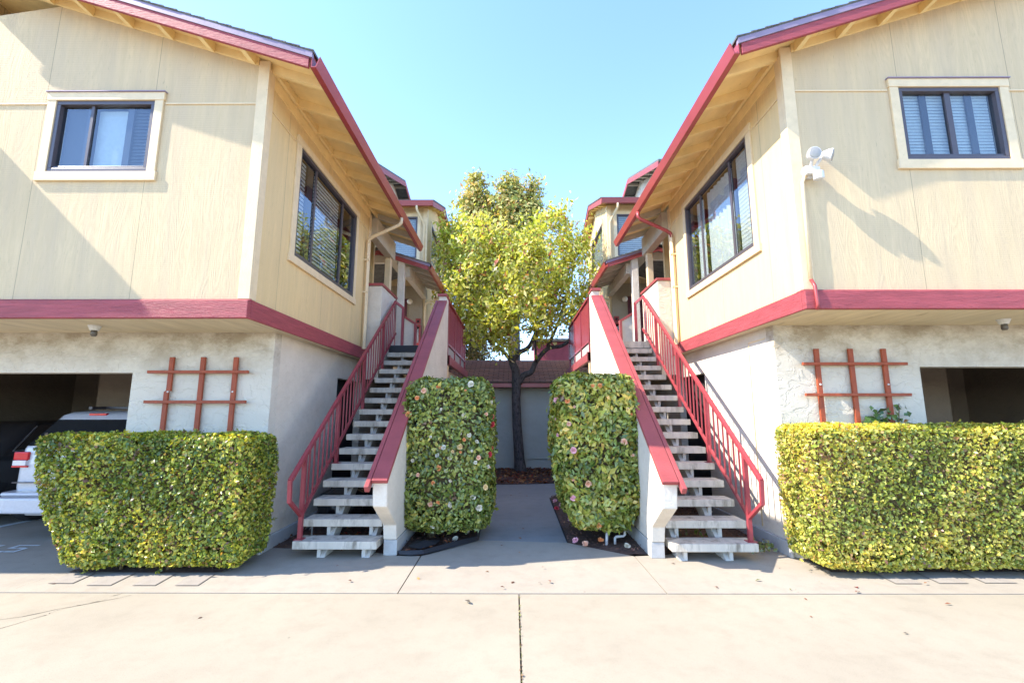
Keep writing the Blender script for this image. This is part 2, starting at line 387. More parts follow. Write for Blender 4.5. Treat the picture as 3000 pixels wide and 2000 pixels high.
# weeds and grime pressed in the middle joint
def lumpy(name, poly, z, mat, res=.06, amp=.018):
    xs = [p[0] for p in poly]; ys = [p[1] for p in poly]
    bm = bmesh.new(); vs = [bm.verts.new((p[0], p[1], z)) for p in poly]; bm.faces.new(vs)
    y = min(ys) + .3
    while y < max(ys):
        g = bm.verts[:] + bm.edges[:] + bm.faces[:]; bmesh.ops.bisect_plane(bm, geom=g, plane_co=(0, y, 0), plane_no=(0, 1, 0)); y += .3
    x = min(xs) + .3
    while x < max(xs):
        g = bm.verts[:] + bm.edges[:] + bm.faces[:]; bmesh.ops.bisect_plane(bm, geom=g, plane_co=(x, 0, 0), plane_no=(1, 0, 0)); x += .3
    bmesh.ops.triangulate(bm, faces=bm.faces)
    for v in bm.verts: v.co.z += rnd.uniform(-amp, amp)
    me = bpy.data.meshes.new(name); bm.to_mesh(me); bm.free(); me.materials.append(M[mat])
    o = bpy.data.objects.new(name, me); COL.objects.link(o); return structure(o)
bedL = [(-2.95, 5.75), (-1.40, 5.52), (-1.06, 5.475), (-.47, 6.09), (-.49, 8.98), (-2.4, 9.28), (-2.95, 9.3)]
bedR = [(1.37, 5.50), (1.6, 5.55), (3.15, 5.75), (3.15, 9.6), (.96, 9.58), (.69, 8.98), (.68, 6.02)]
bedB = [(-2.4, 10.62), (-.5, 10.62), (.25, 10.66), (1.1, 10.85), (2.6, 10.93), (2.6, 13.5), (-2.4, 13.5)]
lumpy('mulch_bed', bedL, -.004, 'mulch'); lumpy('mulch_bed', bedR, -.004, 'mulch'); lumpy('mulch_bed', bedB, -.004, 'mulch')

lumpy('mulch_bed', [(-4.5, 4.9), (-2.95, 4.9), (-2.95, 5.42), (-4.5, 5.42)], .008, 'mulch', amp=.006); lumpy('mulch_bed', [(3.2, 4.92), (6.0, 4.95), (6.0, 5.36), (3.2, 5.36)], .008, 'mulch', amp=.006)
def inpoly(p, poly):
    x, y = p; c = False; j = len(poly) - 1
    for i in range(len(poly)):
        if (poly[i][1] > y) != (poly[j][1] > y) and x < (poly[j][0] - poly[i][0]) * (y - poly[i][1]) / (poly[j][1] - poly[i][1]) + poly[i][0]: c = not c
        j = i
    return c
def scatter_flat(name, poly, n, size, cs, ws, mat, z=.022, test=None, jit=.35):
    xs = [p[0] for p in poly]; ys = [p[1] for p in poly]; P = []
    while len(P) < n:
        p = (rnd.uniform(min(xs), max(xs)), rnd.uniform(min(ys), max(ys)))
        if inpoly(p, poly) and (test is None or test(p)): P.append((p[0], p[1], z + rnd.uniform(-.01, .015)))
    P = np.array(P); V, F, T = leaves(P, np.tile([0, 0, 1.], (n, 1)), size, palette(n, cs, ws, .25), .5, jit)
    return stuff(npmesh(name, V, F, mat, tint=T))
BARK = [(.19, .095, .065), (.10, .05, .035), (.30, .17, .10)]
scatter_flat('bark_chips', bedL, 2600, .035, BARK, (4, 5, 1), 'chip'); scatter_flat('bark_chips', bedR, 3600, .03, BARK, (5, 4, 1), 'chip')
LIT = [(.22, .07, .035), (.34, .14, .05), (.12, .05, .03), (.42, .22, .09), (.25, .03, .02)]
scatter_flat('fallen_leaves', bedB, 2600, .085, LIT, (4, 3, 4, 1, 1), 'litter')
scatter_flat('fallen_leaves', bedL, 460, .07, LIT + [(.6, .55, .45)], (4, 3, 3, 1, 1, 2), 'litter', .035)
scatter_flat('fallen_leaves', [(-6, 1.2), (6, 1.2), (6, 5.2), (-6, 5.2)], 26, .042, LIT + [(.1, .09, .07)], (3, 2, 3, 1, 1, 3), 'litter', .012, jit=.1)
scatter_flat('fallen_leaves', [(2.3, 3.9), (4.6, 4.1), (4.6, 5.0), (2.3, 5.3)], 18, .04, LIT + [(.12, .14, .05)], (3, 2, 3, 1, 1, 3), 'litter', .012, jit=.1)
scatter_flat('fallen_leaves', [(-.4, 4.5), (.6, 4.5), (.6, 10.4), (-.4, 10.4)], 14, .05, LIT, (3, 2, 3, 1, 1), 'litter', .012, jit=.15)
def joint_weeds():
    n = 230; y = nr.uniform(.6, 4.36, n); P = np.c_[nr.normal(.046, .004, n), y, nr.uniform(0, .012, n)]
    V, F, T = leaves(P, np.tile([0, 0, 1.], (n, 1)), .016, palette(n, [(.16, .17, .05), (.24, .13, .07), (.3, .28, .12)], (2, 3, 1)), .5, .6)
    stuff(npmesh('joint_weeds', V, F, 'litter', tint=T))
joint_weeds()
# painted bay line and number on the garage apron
def flatpoly(mb, pts, z=.004): mb.add([(p[0], p[1], z) for p in pts], [tuple(range(len(pts)))])
mb = MB(); flatpoly(mb, [(-7.32, 6.72), (-7.22, 6.72), (-7.14, 7.4), (-7.0, 9.3), (-7.1, 9.3), (-7.25, 7.4)]); structure(mb.build('bay_line', 'markwhite', fix=False))
def stencil():
    mb = MB()
    def seg(x0, y0, x1, y1): flatpoly(mb, [(x0, y0), (x1, y0), (x1, y1), (x0, y1)])
    # number 85 cut as a stencil: strokes with bridges
    x = -6.42
    for y0, y1 in ((5.585, 5.715), (5.725, 5.86)):
        seg(x, y0, x + .045, y1); seg(x + .19, y0, x + .235, y1)
    for y in (5.575, 5.70, 5.835): seg(x + .06, y, x + .175, y + .035)
    x = -6.02
    seg(x, 5.575, x + .09, 5.62); seg(x + .105, 5.575, x + .20, 5.61); seg(x + .20, 5.575, x + .24, 5.74)
    seg(x, 5.72, x + .10, 5.755); seg(x + .115, 5.72, x + .20, 5.755); seg(x, 5.755, x + .042, 5.865); seg(x + .042, 5.83, x + .26, 5.865)
    structure(mb.build('bay_number', 'markwhite', fix=False))
stencil()
# utility covers set flush in the apron
def cover(xa, xb, y0, y1, lab, sk=.06):
    t = thing('utility_cover', lab, 'utility cover', ((xa + xb) / 2, (y0 + y1) / 2, 0), 'utility covers in the apron')
    P = [(xa + sk, y0), (xb + sk * .6, y0), (xb, y1), (xa, y1)]; cx, cy = (xa + xb) / 2, (y0 + y1) / 2
    def sc(k): return [(cx + (p[0] - cx) * k, cy + (p[1] - cy) * k) for p in P]
    a, b = sc(1), sc(.955); f = MB()
    for i in range(4): j = (i + 1) % 4; flatpoly(f, [a[i], a[j], b[j], b[i]], .004)
    f.build('seam', 'seam', t, fix=False)
    m_ = MB(); flatpoly(m_, b, .006); m_.build('lid', 'cover', t, fix=False)
cover(-4.46, -4.20, 4.60, 4.88, 'pale utility cover farthest left, half out of the hedge shadow')
cover(-4.05, -3.80, 4.55, 4.89, 'darker utility cover below the middle of the left hedge')
cover(-3.62, -3.38, 4.55, 4.87, 'utility cover between two others below the left hedge')
cover(-3.22, -2.98, 4.55, 4.86, 'utility cover nearest the corner of the left hedge')
cover(3.62, 3.86, 4.62, 4.91, 'utility cover at the near corner of the right hedge', -.02)
cover(4.06, 4.32, 4.63, 4.95, 'middle utility cover below the right hedge', -.04)
cover(4.52, 4.80, 4.64, 4.99, 'utility cover farthest right in the right hedge shadow', -.06)

# ------------------------------------------------------------------ the two apartment blocks (mirrored about the path)
CX = .1
class Side:
    def __init__(s, sg, yo, zo): s.s = sg; s.yo = yo; s.zo = zo
    def X(s, u): return CX + s.s * u
    def box(s, mb, u0, u1, y0, y1, z0, z1, g=False):
        z_ = 0 if g else s.zo
        return mb.box(s.X(u0), s.X(u1), y0 + s.yo, y1 + s.yo, z0 + (0 if z0 == 0 else z_), z1 + z_)
    def P(s, u, y, z): return (s.X(u), y + s.yo, z + s.zo)
def zr(u): return 5.405 + .325 * (u - 2.84)          # underside of the rafters

def slider(sd, parent, face, a0, a1, z0, z1, mull, side):
    """sliding window set in a wall. face: 'front' (a = u) or 'side' (a = y)."""
    dep = 4.63 if face == 'front' else 2.86
    def bx(mb, p0, p1, q0, q1, d0, d1):
        if face == 'front': sd.box(mb, p0, p1, dep + d0, dep + d1, q0, q1)
        else: sd.box(mb, dep + d0, dep + d1, p0, p1, q0, q1)
    fw = .045
    f = MB(); bx(f, a0, a1, z0, z0 + fw, -.012, .07); bx(f, a0, a1, z1 - fw, z1, -.012, .07)
    bx(f, a0, a0 + fw, z0 + fw, z1 - fw, -.012, .07); bx(f, a1 - fw, a1, z0 + fw, z1 - fw, -.012, .07)
    bx(f, a0 + fw, a1 - fw, z0 + fw, z0 + fw + .03, .0, .06)
    fr = f.build('window', 'bronze', parent, bevel=.004)
    g = MB(); bx(g, a0 + fw, a1 - fw, z0 + fw + .03, z1 - fw, .03, .036); g.build('pane', 'glass' if face == 'front' else 'glass_side', fr)
    for c, w in mull:
        mm = MB(); bx(mm, c - w / 2, c + w / 2, z0 + fw + .03, z1 - fw, .012, .028); mm.build('mullion', 'bronze', fr)
    return fr, bx, fw

def block(sg, yo, zo, lab, uend, peak):
    sd = Side(sg, yo, zo); X = sd.X
    B = thing('apartment_block', lab, 'apartment building', (X(3.5), 7 + yo, 0), 'two storey apartment blocks')
    fr_hole = (4.09, 5.19, 4.18, 5.03); sw = (5.47 if sg < 0 else 5.45, 7.60 if sg < 0 else 7.55, 3.53, 5.0)
    # upper walls
    mb = MB()
    h = (X(fr_hole[0]), X(fr_hole[1])) ; hx = (min(h), max(h), fr_hole[2] + zo, fr_hole[3] + zo)
    xs = sorted((X(2.86), X(uend)))
    wall_holes(mb, 'y', 4.63 + yo, .12, xs[0], xs[1], lambda x: zr(min(abs(x - CX), peak)) + .10 + zo - max(0, abs(x - CX) - peak) * .325, 2.58 + zo, [hx])
    mb.build('front_wall', 'siding_x', B)
    mb = MB(); x0 = X(2.86)
    wall_holes(mb, 'x', x0, sg * .12, 4.75 + yo, 8.36 + yo, lambda a: 5.50 + zo, 2.58 + zo, [(sw[0] + yo, sw[1] + yo, sw[2] + zo, sw[3] + zo)])
    sd.box(mb, 2.98, 6, 8.24, 8.36, 2.58, 5.5)
    mb.build('side_wall', 'siding_y', B)
    # corner boards and level joint strips
    mb = MB(); sd.box(mb, 2.84, 2.965, 4.607, 4.63, 2.76, zr(2.84) + .11); sd.box(mb, 2.838, 2.86, 4.63, 4.73, 2.76, 5.43); mb.build('corner_board', 'trim', B, bevel=.004)
    mb = MB(); sd.box(mb, 2.845, 2.86, 8.28, 8.40, 2.76, 5.36); mb.build('corner_board', 'trim', B, bevel=.004)
    for q in ((2.967, 3.975, 4.617, 4.63, 4.988, 5.003), (5.30, uend, 4.617, 4.63, 4.988, 5.003), (2.849, 2.86, 4.732, 5.335 if sg < 0 else 5.30, 4.985, 4.995), (2.849, 2.86, 7.71 if sg < 0 else 7.66, 8.27, 4.985, 4.995)):
        mb = MB(); sd.box(mb, *q); mb.build('joint_strip', 'trim', B)
    # sloping frieze under the front rake
    mb = MB(); za = lambda u: zr(u) + .02 + zo
    mb.prism([(X(2.97), za(2.97)), (X(peak), za(peak)), (X(peak), za(peak) + .13), (X(2.97), za(2.97) + .13)], 'y', 4.603 + yo, 4.63 + yo)
    mb.build('frieze_board', 'soffit', B)
    mb = MB(); sd.box(mb, 2.845, 2.86, 4.74, 8.27, 5.27, 5.44); mb.build('frieze_board', 'soffit', B)
    # belly band
    mb = MB(); sd.box(mb, 2.825, uend, 4.562, 4.63, 2.552, 2.735); mb.prism([(4.562 + yo, 2.735 + zo), (4.63 + yo, 2.765 + zo), (4.63 + yo, 2.735 + zo)], 'x', X(2.825), X(uend))
    sd.box(mb, 2.823, 2.86, 4.632, 8.42, 2.553, 2.752)
    mb.build('belly_band', 'redband', B, bevel=.005)
    mb = MB(); sd.box(mb, 2.862, uend, 4.632, 5.5, 2.56, 2.58); sd.box(mb, 2.862, 3.02, 5.502, 8.4, 2.56, 2.58); mb.build('soffit_panel', 'plywood', B)
    # lower storey
    gt = 2.07 if sg < 0 else 2.06
    mb = MB(); xs = sorted((X(3.01), X(uend)))
    gh = sorted((X(4.70), X(9.2)))
    wall_holes(mb, 'y', 5.5 + yo, .16, xs[0], xs[1], lambda x: 2.56 + zo, 0, [(gh[0], gh[1], 0, gt + zo)])
    mb.build('garage_wall', 'stucco_front', B)
    mb = MB(); wall_holes(mb, 'x', X(3.01), sg * .12, 5.66 + yo, 12.2, lambda a: 2.56 + zo, 0, [(7.55 + yo, 8.75 + yo, 0, 2.16 + zo)])
    mb.build('lower_side_wall', 'stucco_white' if sg > 0 else 'stucco', B)
    mb = MB(); sd.box(mb, 2.975, 3.01, 5.47, 7.5, 0, .165, True); mb.build('foundation', 'plinth', B, bevel=.01)
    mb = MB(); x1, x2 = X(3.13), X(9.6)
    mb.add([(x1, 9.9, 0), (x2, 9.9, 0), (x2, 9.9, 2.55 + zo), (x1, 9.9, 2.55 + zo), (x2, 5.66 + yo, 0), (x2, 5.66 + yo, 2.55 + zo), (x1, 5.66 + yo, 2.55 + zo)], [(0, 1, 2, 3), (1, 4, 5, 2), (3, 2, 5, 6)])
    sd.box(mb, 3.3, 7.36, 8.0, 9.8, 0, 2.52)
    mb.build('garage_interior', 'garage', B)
    mb = MB(); sd.box(mb, 3.16, 3.20, 7.4, 9.0, 0, 2.3); mb.build('passage_dark_panel', 'dark', B)  # near-black panel added behind the opening to give its unlit depth
    # roof: deck, shingles, rafters, fascia, gutter
    y0, y1 = 4.31 + yo, 9.86 + yo
    def slope(mb, da, db, ua, ub, ya, yb): mb.prism([(X(ua), zr(ua) + da + zo), (X(ub), zr(ub) + da + zo), (X(ub), zr(ub) + db + zo), (X(ua), zr(ua) + db + zo)], 'y', ya, yb)
    mb = MB(); slope(mb, .11, .15, 2.262, peak, y0 + .035, y1); mb.build('roof_deck', 'soffit', B)
    mb = MB(); slope(mb, .153, .165, 2.21, peak, y0 - .012, y1)
    u = 2.21
    while u < peak:      # courses of shingles: each a thin wedge over the next
        ub = min(peak, u + .15); mb.prism([(X(u), zr(u) + .165 + zo), (X(ub), zr(ub) + .165 + zo), (X(ub), zr(ub) + .168 + zo), (X(u), zr(u) + .18 + zo)], 'y', y0 - .015 - rnd.uniform(0, .008), y1 + .01); u += .15
    roof = mb.build('roof', 'shingle', B)
    mb = MB(); slope(mb, -.03, .088, 2.262, peak, y0, y0 + .035); mb.build('rake_fascia', 'redband', B, bevel=.004)
    mb = MB(); slope(mb, .09, .152, 2.225, peak, y0 - .01, y0 + .03); mb.build('drip_edge', 'drip', B)
    mb = MB(); sd.box(mb, 2.235, 2.262, y0 + .036 - yo, y1 - yo, zr(2.26) + .0, zr(2.26) + .145); mb.build('eave_fascia', 'red', B)
    gz = zr(2.26) - .032 + zo
    mb = MB(); pr = [(X(2.234), gz + .13), (X(2.234), gz), (X(2.18), gz), (X(2.137), gz + .115), (X(2.142), gz + .125), (X(2.150), gz + .115), (X(2.188), gz + .012), (X(2.226), gz + .012), (X(2.226), gz + .13)]
    mb.prism(pr, 'y', y0, y1 + .02)
    mb.prism([(X(2.226), gz + .118), (X(2.226), gz + .01), (X(2.188), gz + .01), (X(2.149), gz + .113)], 'y', y1 + .004, y1 + .018)
    mb.build('gutter', 'redmetal', B)
    for k in range(10):
        y = 4.665 + .561 * k + yo; m_ = MB()
        m_.prism([(X(2.263), zr(2.263) + zo), (X(2.86 if y < 8.3 + yo else 3.6), zr(2.86 if y < 8.3 + yo else 3.6) + zo), (X(2.86 if y < 8.3 + yo else 3.6), zr(2.86 if y < 8.3 + yo else 3.6) + .109 + zo), (X(2.263), zr(2.263) + .109 + zo)], 'y', y, y + .05)
        m_.build('rafter', 'soffit' if y < 8.2 else 'porchwood', B)
        if y < 8.2 + yo:
            m_ = MB(); sd.box(m_, 2.80, 2.838, y + .051 - yo, y + .560 - yo, zr(2.84) + .002, zr(2.80) + .108); m_.build('eave_block', 'soffit', B)
    u = 3.0
    while u < min(peak, 7):
        m_ = MB(); m_.prism([(X(u), zr(u) + zo), (X(u + .065), zr(u + .065) + zo), (X(u + .065), zr(u + .065) + .109 + zo), (X(u), zr(u) + .109 + zo)], 'y', y0 + .036, 4.602 + yo); m_.build('lookout', 'soffit', B); u += .478
    # outer slope or end wall beyond the ridge (outside the frame)
    mb = MB()
    if sg < 0: sd.box(mb, peak - .12, peak, 4.752, 9.8, 2.6, zr(peak) + .1); sd.box(mb, 3.2, peak - .12, 9.7, 9.8, 2.6, 5.4)
    else:
        mb.prism([(X(peak), zr(peak) + .11 + zo), (X(uend), zr(peak) + .11 - .325 * (uend - peak) + zo), (X(uend), zr(peak) + .17 - .325 * (uend - peak) + zo), (X(peak), zr(peak) + .17 + zo)], 'y', y0 + .04, y1)
        sd.box(mb, 3.2, uend, 9.7, 9.8, 2.6, 5.4); sd.box(mb, uend - .12, uend, 4.752, 9.7, 2.6, 5.6)
    mb.build('outer_wall', 'siding_y', B)
    # porch beam and post at the end of the block
    mb = MB(); sd.box(mb, 2.74, 2.90, 8.42, 9.80, 4.93, 5.33); mb.build('porch_beam', 'porchwood', B, bevel=.006)
    mb = MB(); sd.box(mb, 2.78, 2.90, 9.56, 9.70, 2.94, 4.928); mb.build('porch_post', 'trim', B, bevel=.006)
    mb = MB(); sd.box(mb, 2.60, 2.86, 8.42, 9.45, 2.2, 3.97); pp = mb.build('parapet', 'stucco', B, bevel=.008)
    mb = MB(); sd.box(mb, 2.575, 2.865, 8.39, 9.5, 3.972, 4.02); mb.build('parapet_cap', 'red', pp, bevel=.004)
    # downspout
    dz = 0
    mb = MB(); pts = [(2.19, 8.06, 5.17), (2.19, 8.06, 5.08), (2.23, 8.06, 5.03), (2.70, 8.10, 4.83), (2.79, 8.12, 4.78), (2.80, 8.12, 4.70)]
    mb.tube([sd.P(*p) for p in pts], .032, 10); mb.build('downspout_elbow', 'trim' if sg < 0 else 'redmetal', B, smooth=True)
    mb = MB(); mb.tube([sd.P(2.80, 8.12, 4.74), sd.P(2.80, 8.12, 2.72)], .037, 4)
    for z in (4.36, 3.75): sd.box(mb, 2.765, 2.86, 8.085, 8.155, z, z + .03)
    mb.build('downspout', 'trim', B)
    # front window
    f, bx, fw = slider(sd, B, 'front', *fr_hole, [(4.64, .06)] if sg > 0 else [(4.80, .03)], sg)
    t = MB(); bx(t, 3.985, 5.295, 5.03, 5.125, -.03, 0); bx(t, 3.995, 4.09, 4.18, 5.03, -.024, 0); bx(t, 5.19, 5.285, 4.18, 5.03, -.024, 0); bx(t, 3.98, 5.30, 4.075, 4.18, -.03, 0)
    t.build('window_trim', 'trim', f, bevel=.004)
    t = MB(); bx(t, 3.975, 5.305, 5.125, 5.135, -.045, 0); t.build('head_flashing', 'drip', f)
    bl = MB(); z = 4.26
    if sg > 0:
        while z < 4.98: bx(bl, 4.15, 5.13, z, z + .030, .072, .078); z += .037
        bl.build('blind', 'blind', f)
        mm = MB()
        for a in (4.40, 4.66, 4.90): bx(mm, a - .035, a + .035, 4.25, 4.99, .045, .062)
        mm.build('sash', 'bronze', f)
    else:
        while z < 4.98: bx(bl, 4.15, 4.36, z, z + .026, .072, .080); z += .040
        bl.build('blind', 'screen', f)
        mm = MB(); bx(mm, 4.36, 4.43, 4.25, 4.99, .045, .062); bx(mm, 4.80, 4.88, 4.25, 4.99, .045, .062); mm.build('sash', 'bronze', f)
        mm = MB(); bx(mm, 4.44, 4.79, 4.26, 4.97, .09, .10); mm.build('curtain', 'blind', f)
        mm = MB(); bx(mm, 4.89, 5.13, 4.25, 4.98, .09, .10); mm.build('insect_screen', 'screen', f)
    def room(a0, a1, z0, z1, face):
        m_ = MB()
        if face == 'front': c = [(X(a0 - .08), 4.76 + yo), (X(a1 + .08), 4.76 + yo), (X(a1 + .08), 5.9 + yo), (X(a0 - .08), 5.9 + yo)]
        else: c = [(X(2.99), a0 - .08 + yo), (X(2.99), a1 + .08 + yo), (X(3.95), a1 + .08 + yo), (X(3.95), a0 - .08 + yo)]
        zz0, zz1 = z0 - .08 + zo, z1 + .08 + zo; vs = [(p[0], p[1], zz0) for p in c] + [(p[0], p[1], zz1) for p in c]
        m_.add(vs, [(0, 1, 2, 3), (4, 5, 6, 7), (1, 2, 6, 5), (2, 3, 7, 6), (3, 0, 4, 7)]); return m_.build('room', 'interior', B)
    room(*fr_hole, 'front')
    # side window: wide centre pane between two sliders
    my = [(sw[0] + .535, .05), (sw[1] - .585, .05)]
    f, bx, fw = slider(sd, B, 'side', *sw, my, sg)
    t = MB(); a, b = sw[0], sw[1]
    bx(t, a - .12, b + .10, 5.0, 5.10, -.03, 0); bx(t, a - .11, a, 3.53, 5.0, -.024, 0); bx(t, b, b + .09, 3.53, 5.0, -.024, 0); bx(t, a - .13, b + .11, 3.43, 3.53, -.032, 0)
    t.build('window_trim', 'trim', f, bevel=.004)
    bl = MB(); z = 3.62
    stop = sw[0] + .34
    while z < 4.93:
        if sg < 0: bx(bl, sw[0] + .05, stop, z, z + .032, .075, .085); bx(bl, sw[0] + .56, sw[1] - .62, z, z + .032, .075, .085)
        else: bx(bl, sw[0] + .10, stop + .1, z, z + .048, .068, .074)
        z += .055
    bl.build('blind', 'blind', f)
    if sg > 0:      # pale upright curtains close behind the glass
        for a, b in ((sw[0] + .60, sw[1] - .66), (sw[1] - .52, sw[1] - .22)):
            m_ = MB(); n = int((b - a) / .035)
            vs = [(X(2.86 + .10 + .018 * math.sin(k * 1.9)), a + (b - a) * k / n + yo, z_ + zo) for z_ in (3.60, 4.93) for k in range(n + 1)]
            m_.add(vs, [(k, k + 1, n + 2 + k, n + 1 + k) for k in range(n)]); m_.build('curtain', 'blind', f, smooth=True, fix=False)
    mm = MB(); bx(mm, stop + .12 if sg > 0 else stop, sw[0] + .53, 3.6, 4.95, .045, .064); bx(mm, sw[1] - .2, sw[1] - .05, 3.6, 4.95, .045, .064); mm.build('sash', 'screen', f)
    room(*sw, 'side')
    return sd, B
SL, BL = block(-1, 0, 0, 'cream and burgundy apartment block left of the path', 12.0, 6.80)
SR, BR = block(1, -.09, .07, 'cream and burgundy apartment block right of the path with a floodlight', 10.5, 8.0)
# unseen box, added and shaped to cast the slanting shadow on the left front
caster = thing('shadow_caster_box', 'unseen box added to cast the slanting shadow on the left block', 'shadow caster', (-9.5, 4.3, 3.9))
MB().box(-13, -6.87, 4.02, 4.60, 3.9, 5.54).build('wall', 'siding_x', caster)
MB().box(-13.1, -6.85, 3.9, 4.6, 5.542, 5.63).build('roof', 'shingle', caster)

# ------------------------------------------------------------------ stairs, stair walls and railings
def stairs(sd, lab, labw, labr, rise, ybase):
    X = sd.X; s = sd.s
    T = thing('staircase', lab, 'staircase', (X(2.1), ybase, 0), 'outdoor staircases')
    for k in range(15):
        y = ybase + .2485 * k; z = rise * (k + 1); m_ = MB()
        m_.box(X(1.635 if k else 1.62), X(2.56), y, y + .275, z - .085, z); m_.build('tread', 'tread', T, bevel=.008)
        for u in (2.28, 1.78):
            m_ = MB(); zb = z - .086; m_.box(X(u - .02), X(u + .02), y + .06, y + .10, zb - .115 if k else .0, zb); m_.build('bracket', 'whitemetal', T)
    sl = rise / .2485
    for u in (2.24, 1.74):
        m_ = MB(); p0 = (X(u), ybase + .14, .005); n = 14.6
        m_.prism([(ybase + .05, 0), (ybase + .30, 0), (ybase + .2485 * n + .16, rise * n - .05), (ybase + .2485 * n - .06, rise * n - .05)], 'x', X(u - .028), X(u + .028)); m_.build('stringer', 'whitemetal', T)
    zt = rise * 16
    m_ = MB(); m_.box(X(1.6), X(2.595), ybase + 3.70, ybase + 3.75, zt - .14, zt - .01); m_.build('landing_edge', 'fabric' if s < 0 else 'tread', T)
    # solid outer wall with a burgundy cap
    W = thing('stair_wall', labw, 'stair wall', (X(1.5), ybase + 1.5, 0), 'stucco stair walls')
    o = ybase - 5.345; k = rise / .183
    pf = [(5.47 + o, .17), (5.43 + o, .34), (5.0 + o, .62), (4.965 + o, .87), (8.80 + o, 3.715 * k), (8.80 + o, 3.86 * k), (9.12 + o, 3.86 * k), (9.12 + o, .17)]
    MB().prism(pf, 'x', X(1.43), X(1.582)).build('wall', 'stucco_white', W, bevel=.012)
    MB().box(X(1.425), X(1.578), 5.475 + o, 9.1 + o, 0, .168).build('foundation', 'plinth', W, bevel=.006)
    d = Vector((0, 3.835, 3.715 * k - .87)).normalized(); up = Vector((0, -d.z, d.y))
    a = Vector((X(1.495), 4.93 + o, .865)); b = Vector((X(1.495), 8.80 + o, 3.735 * k))
    MB().bar(a + up * .024, b + up * .024, .165, .045).build('cap', 'red', W, bevel=.005)
    a = Vector((X(1.61), 4.87 + o, .80)); b = Vector((X(1.61), 8.82 + o, 3.735 * k))
    MB().bar(a + up * .02, b + up * .02, .05, .075).build('hand_board', 'red', W, bevel=.006)
    MB().box(X(1.415), X(1.60), 8.77 + o, 9.15 + o, 3.862 * k, 3.915 * k).build('post_cap', 'red', W, bevel=.005)
    # metal railing along the building side
    RR = thing('stair_railing', labr, 'railing', (X(2.52), ybase + .1, rise), 'burgundy stair railings')
    u = 2.52
    zt0, y0_ = .862 * k, 5.11 + o; sl2 = (3.844 * k - zt0) / (9.15 - 5.11)
    top = lambda y: zt0 + sl2 * (y - y0_); bot = lambda y: .436 * k + (3.2 * k - .436 * k) / 3.8 * (y - 5.44 - o)
    m_ = MB(); m_.bar((X(u), y0_, zt0), (X(u), 9.15 + o, 3.844 * k), .042, .05)
    m_.build('handrail', 'redrail', RR, bevel=.005)
    m_ = MB(); m_.bar((X(u), y0_ + .003, zt0 + .01), (X(u), 5.13 + o, .635), .04, .034); m_.bar((X(u), 5.122 + o, .655), (X(u), 5.46 + o, .42), .038, .034); m_.build('end_loop', 'redrail', RR)
    m_ = MB(); m_.bar((X(u), 5.43 + o, .43 * k), (X(u), 9.24 + o, 3.2 * k), .03, .034); m_.build('lower_rail', 'redrail', RR)
    for y, zb in ((5.44, rise), (6.40, rise * 5), (7.39, rise * 9), (8.38, rise * 13)):
        yy = y + o; m_ = MB(); m_.box(X(u - .022), X(u + .022), yy - .022, yy + .022, zb + .008, top(yy) - .01); m_.box(X(u - .05), X(u + .05), yy - .05, yy + .05, zb + .001, zb + .008); m_.build('post', 'redrail', RR)
    y = 5.44 + .128
    while y < 9.2:
        if min(abs(y - q) for q in (5.44, 6.40, 7.39, 8.38)) > .05:
            yy = y + o; m_ = MB(); m_.box(X(u - .008), X(u + .008), yy - .008, yy + .008, bot(yy) + .015, top(yy) - .022); m_.build('baluster', 'redrail', RR)
        y += .1255
    # short guard turning across the landing
    m_ = MB(); m_.box(X(2.36), X(2.41), 9.22 + o, 9.27 + o, zt, zt + .82); m_.bar((X(2.52), 9.15 + o, 3.83 * k), (X(2.385), 9.245 + o, zt + .80), .04, .045); m_.build('landing_guard', 'redrail', RR)
stairs(SL, 'open staircase of worn white treads against the left block', 'stucco stair wall with burgundy cap left of the path', 'burgundy metal railing up the left staircase', .183, 5.345)
stairs(SR, 'open staircase of sunlit white treads against the right block', 'stucco stair wall with burgundy cap right of the path', 'burgundy metal railing up the right staircase', .187, 5.25)

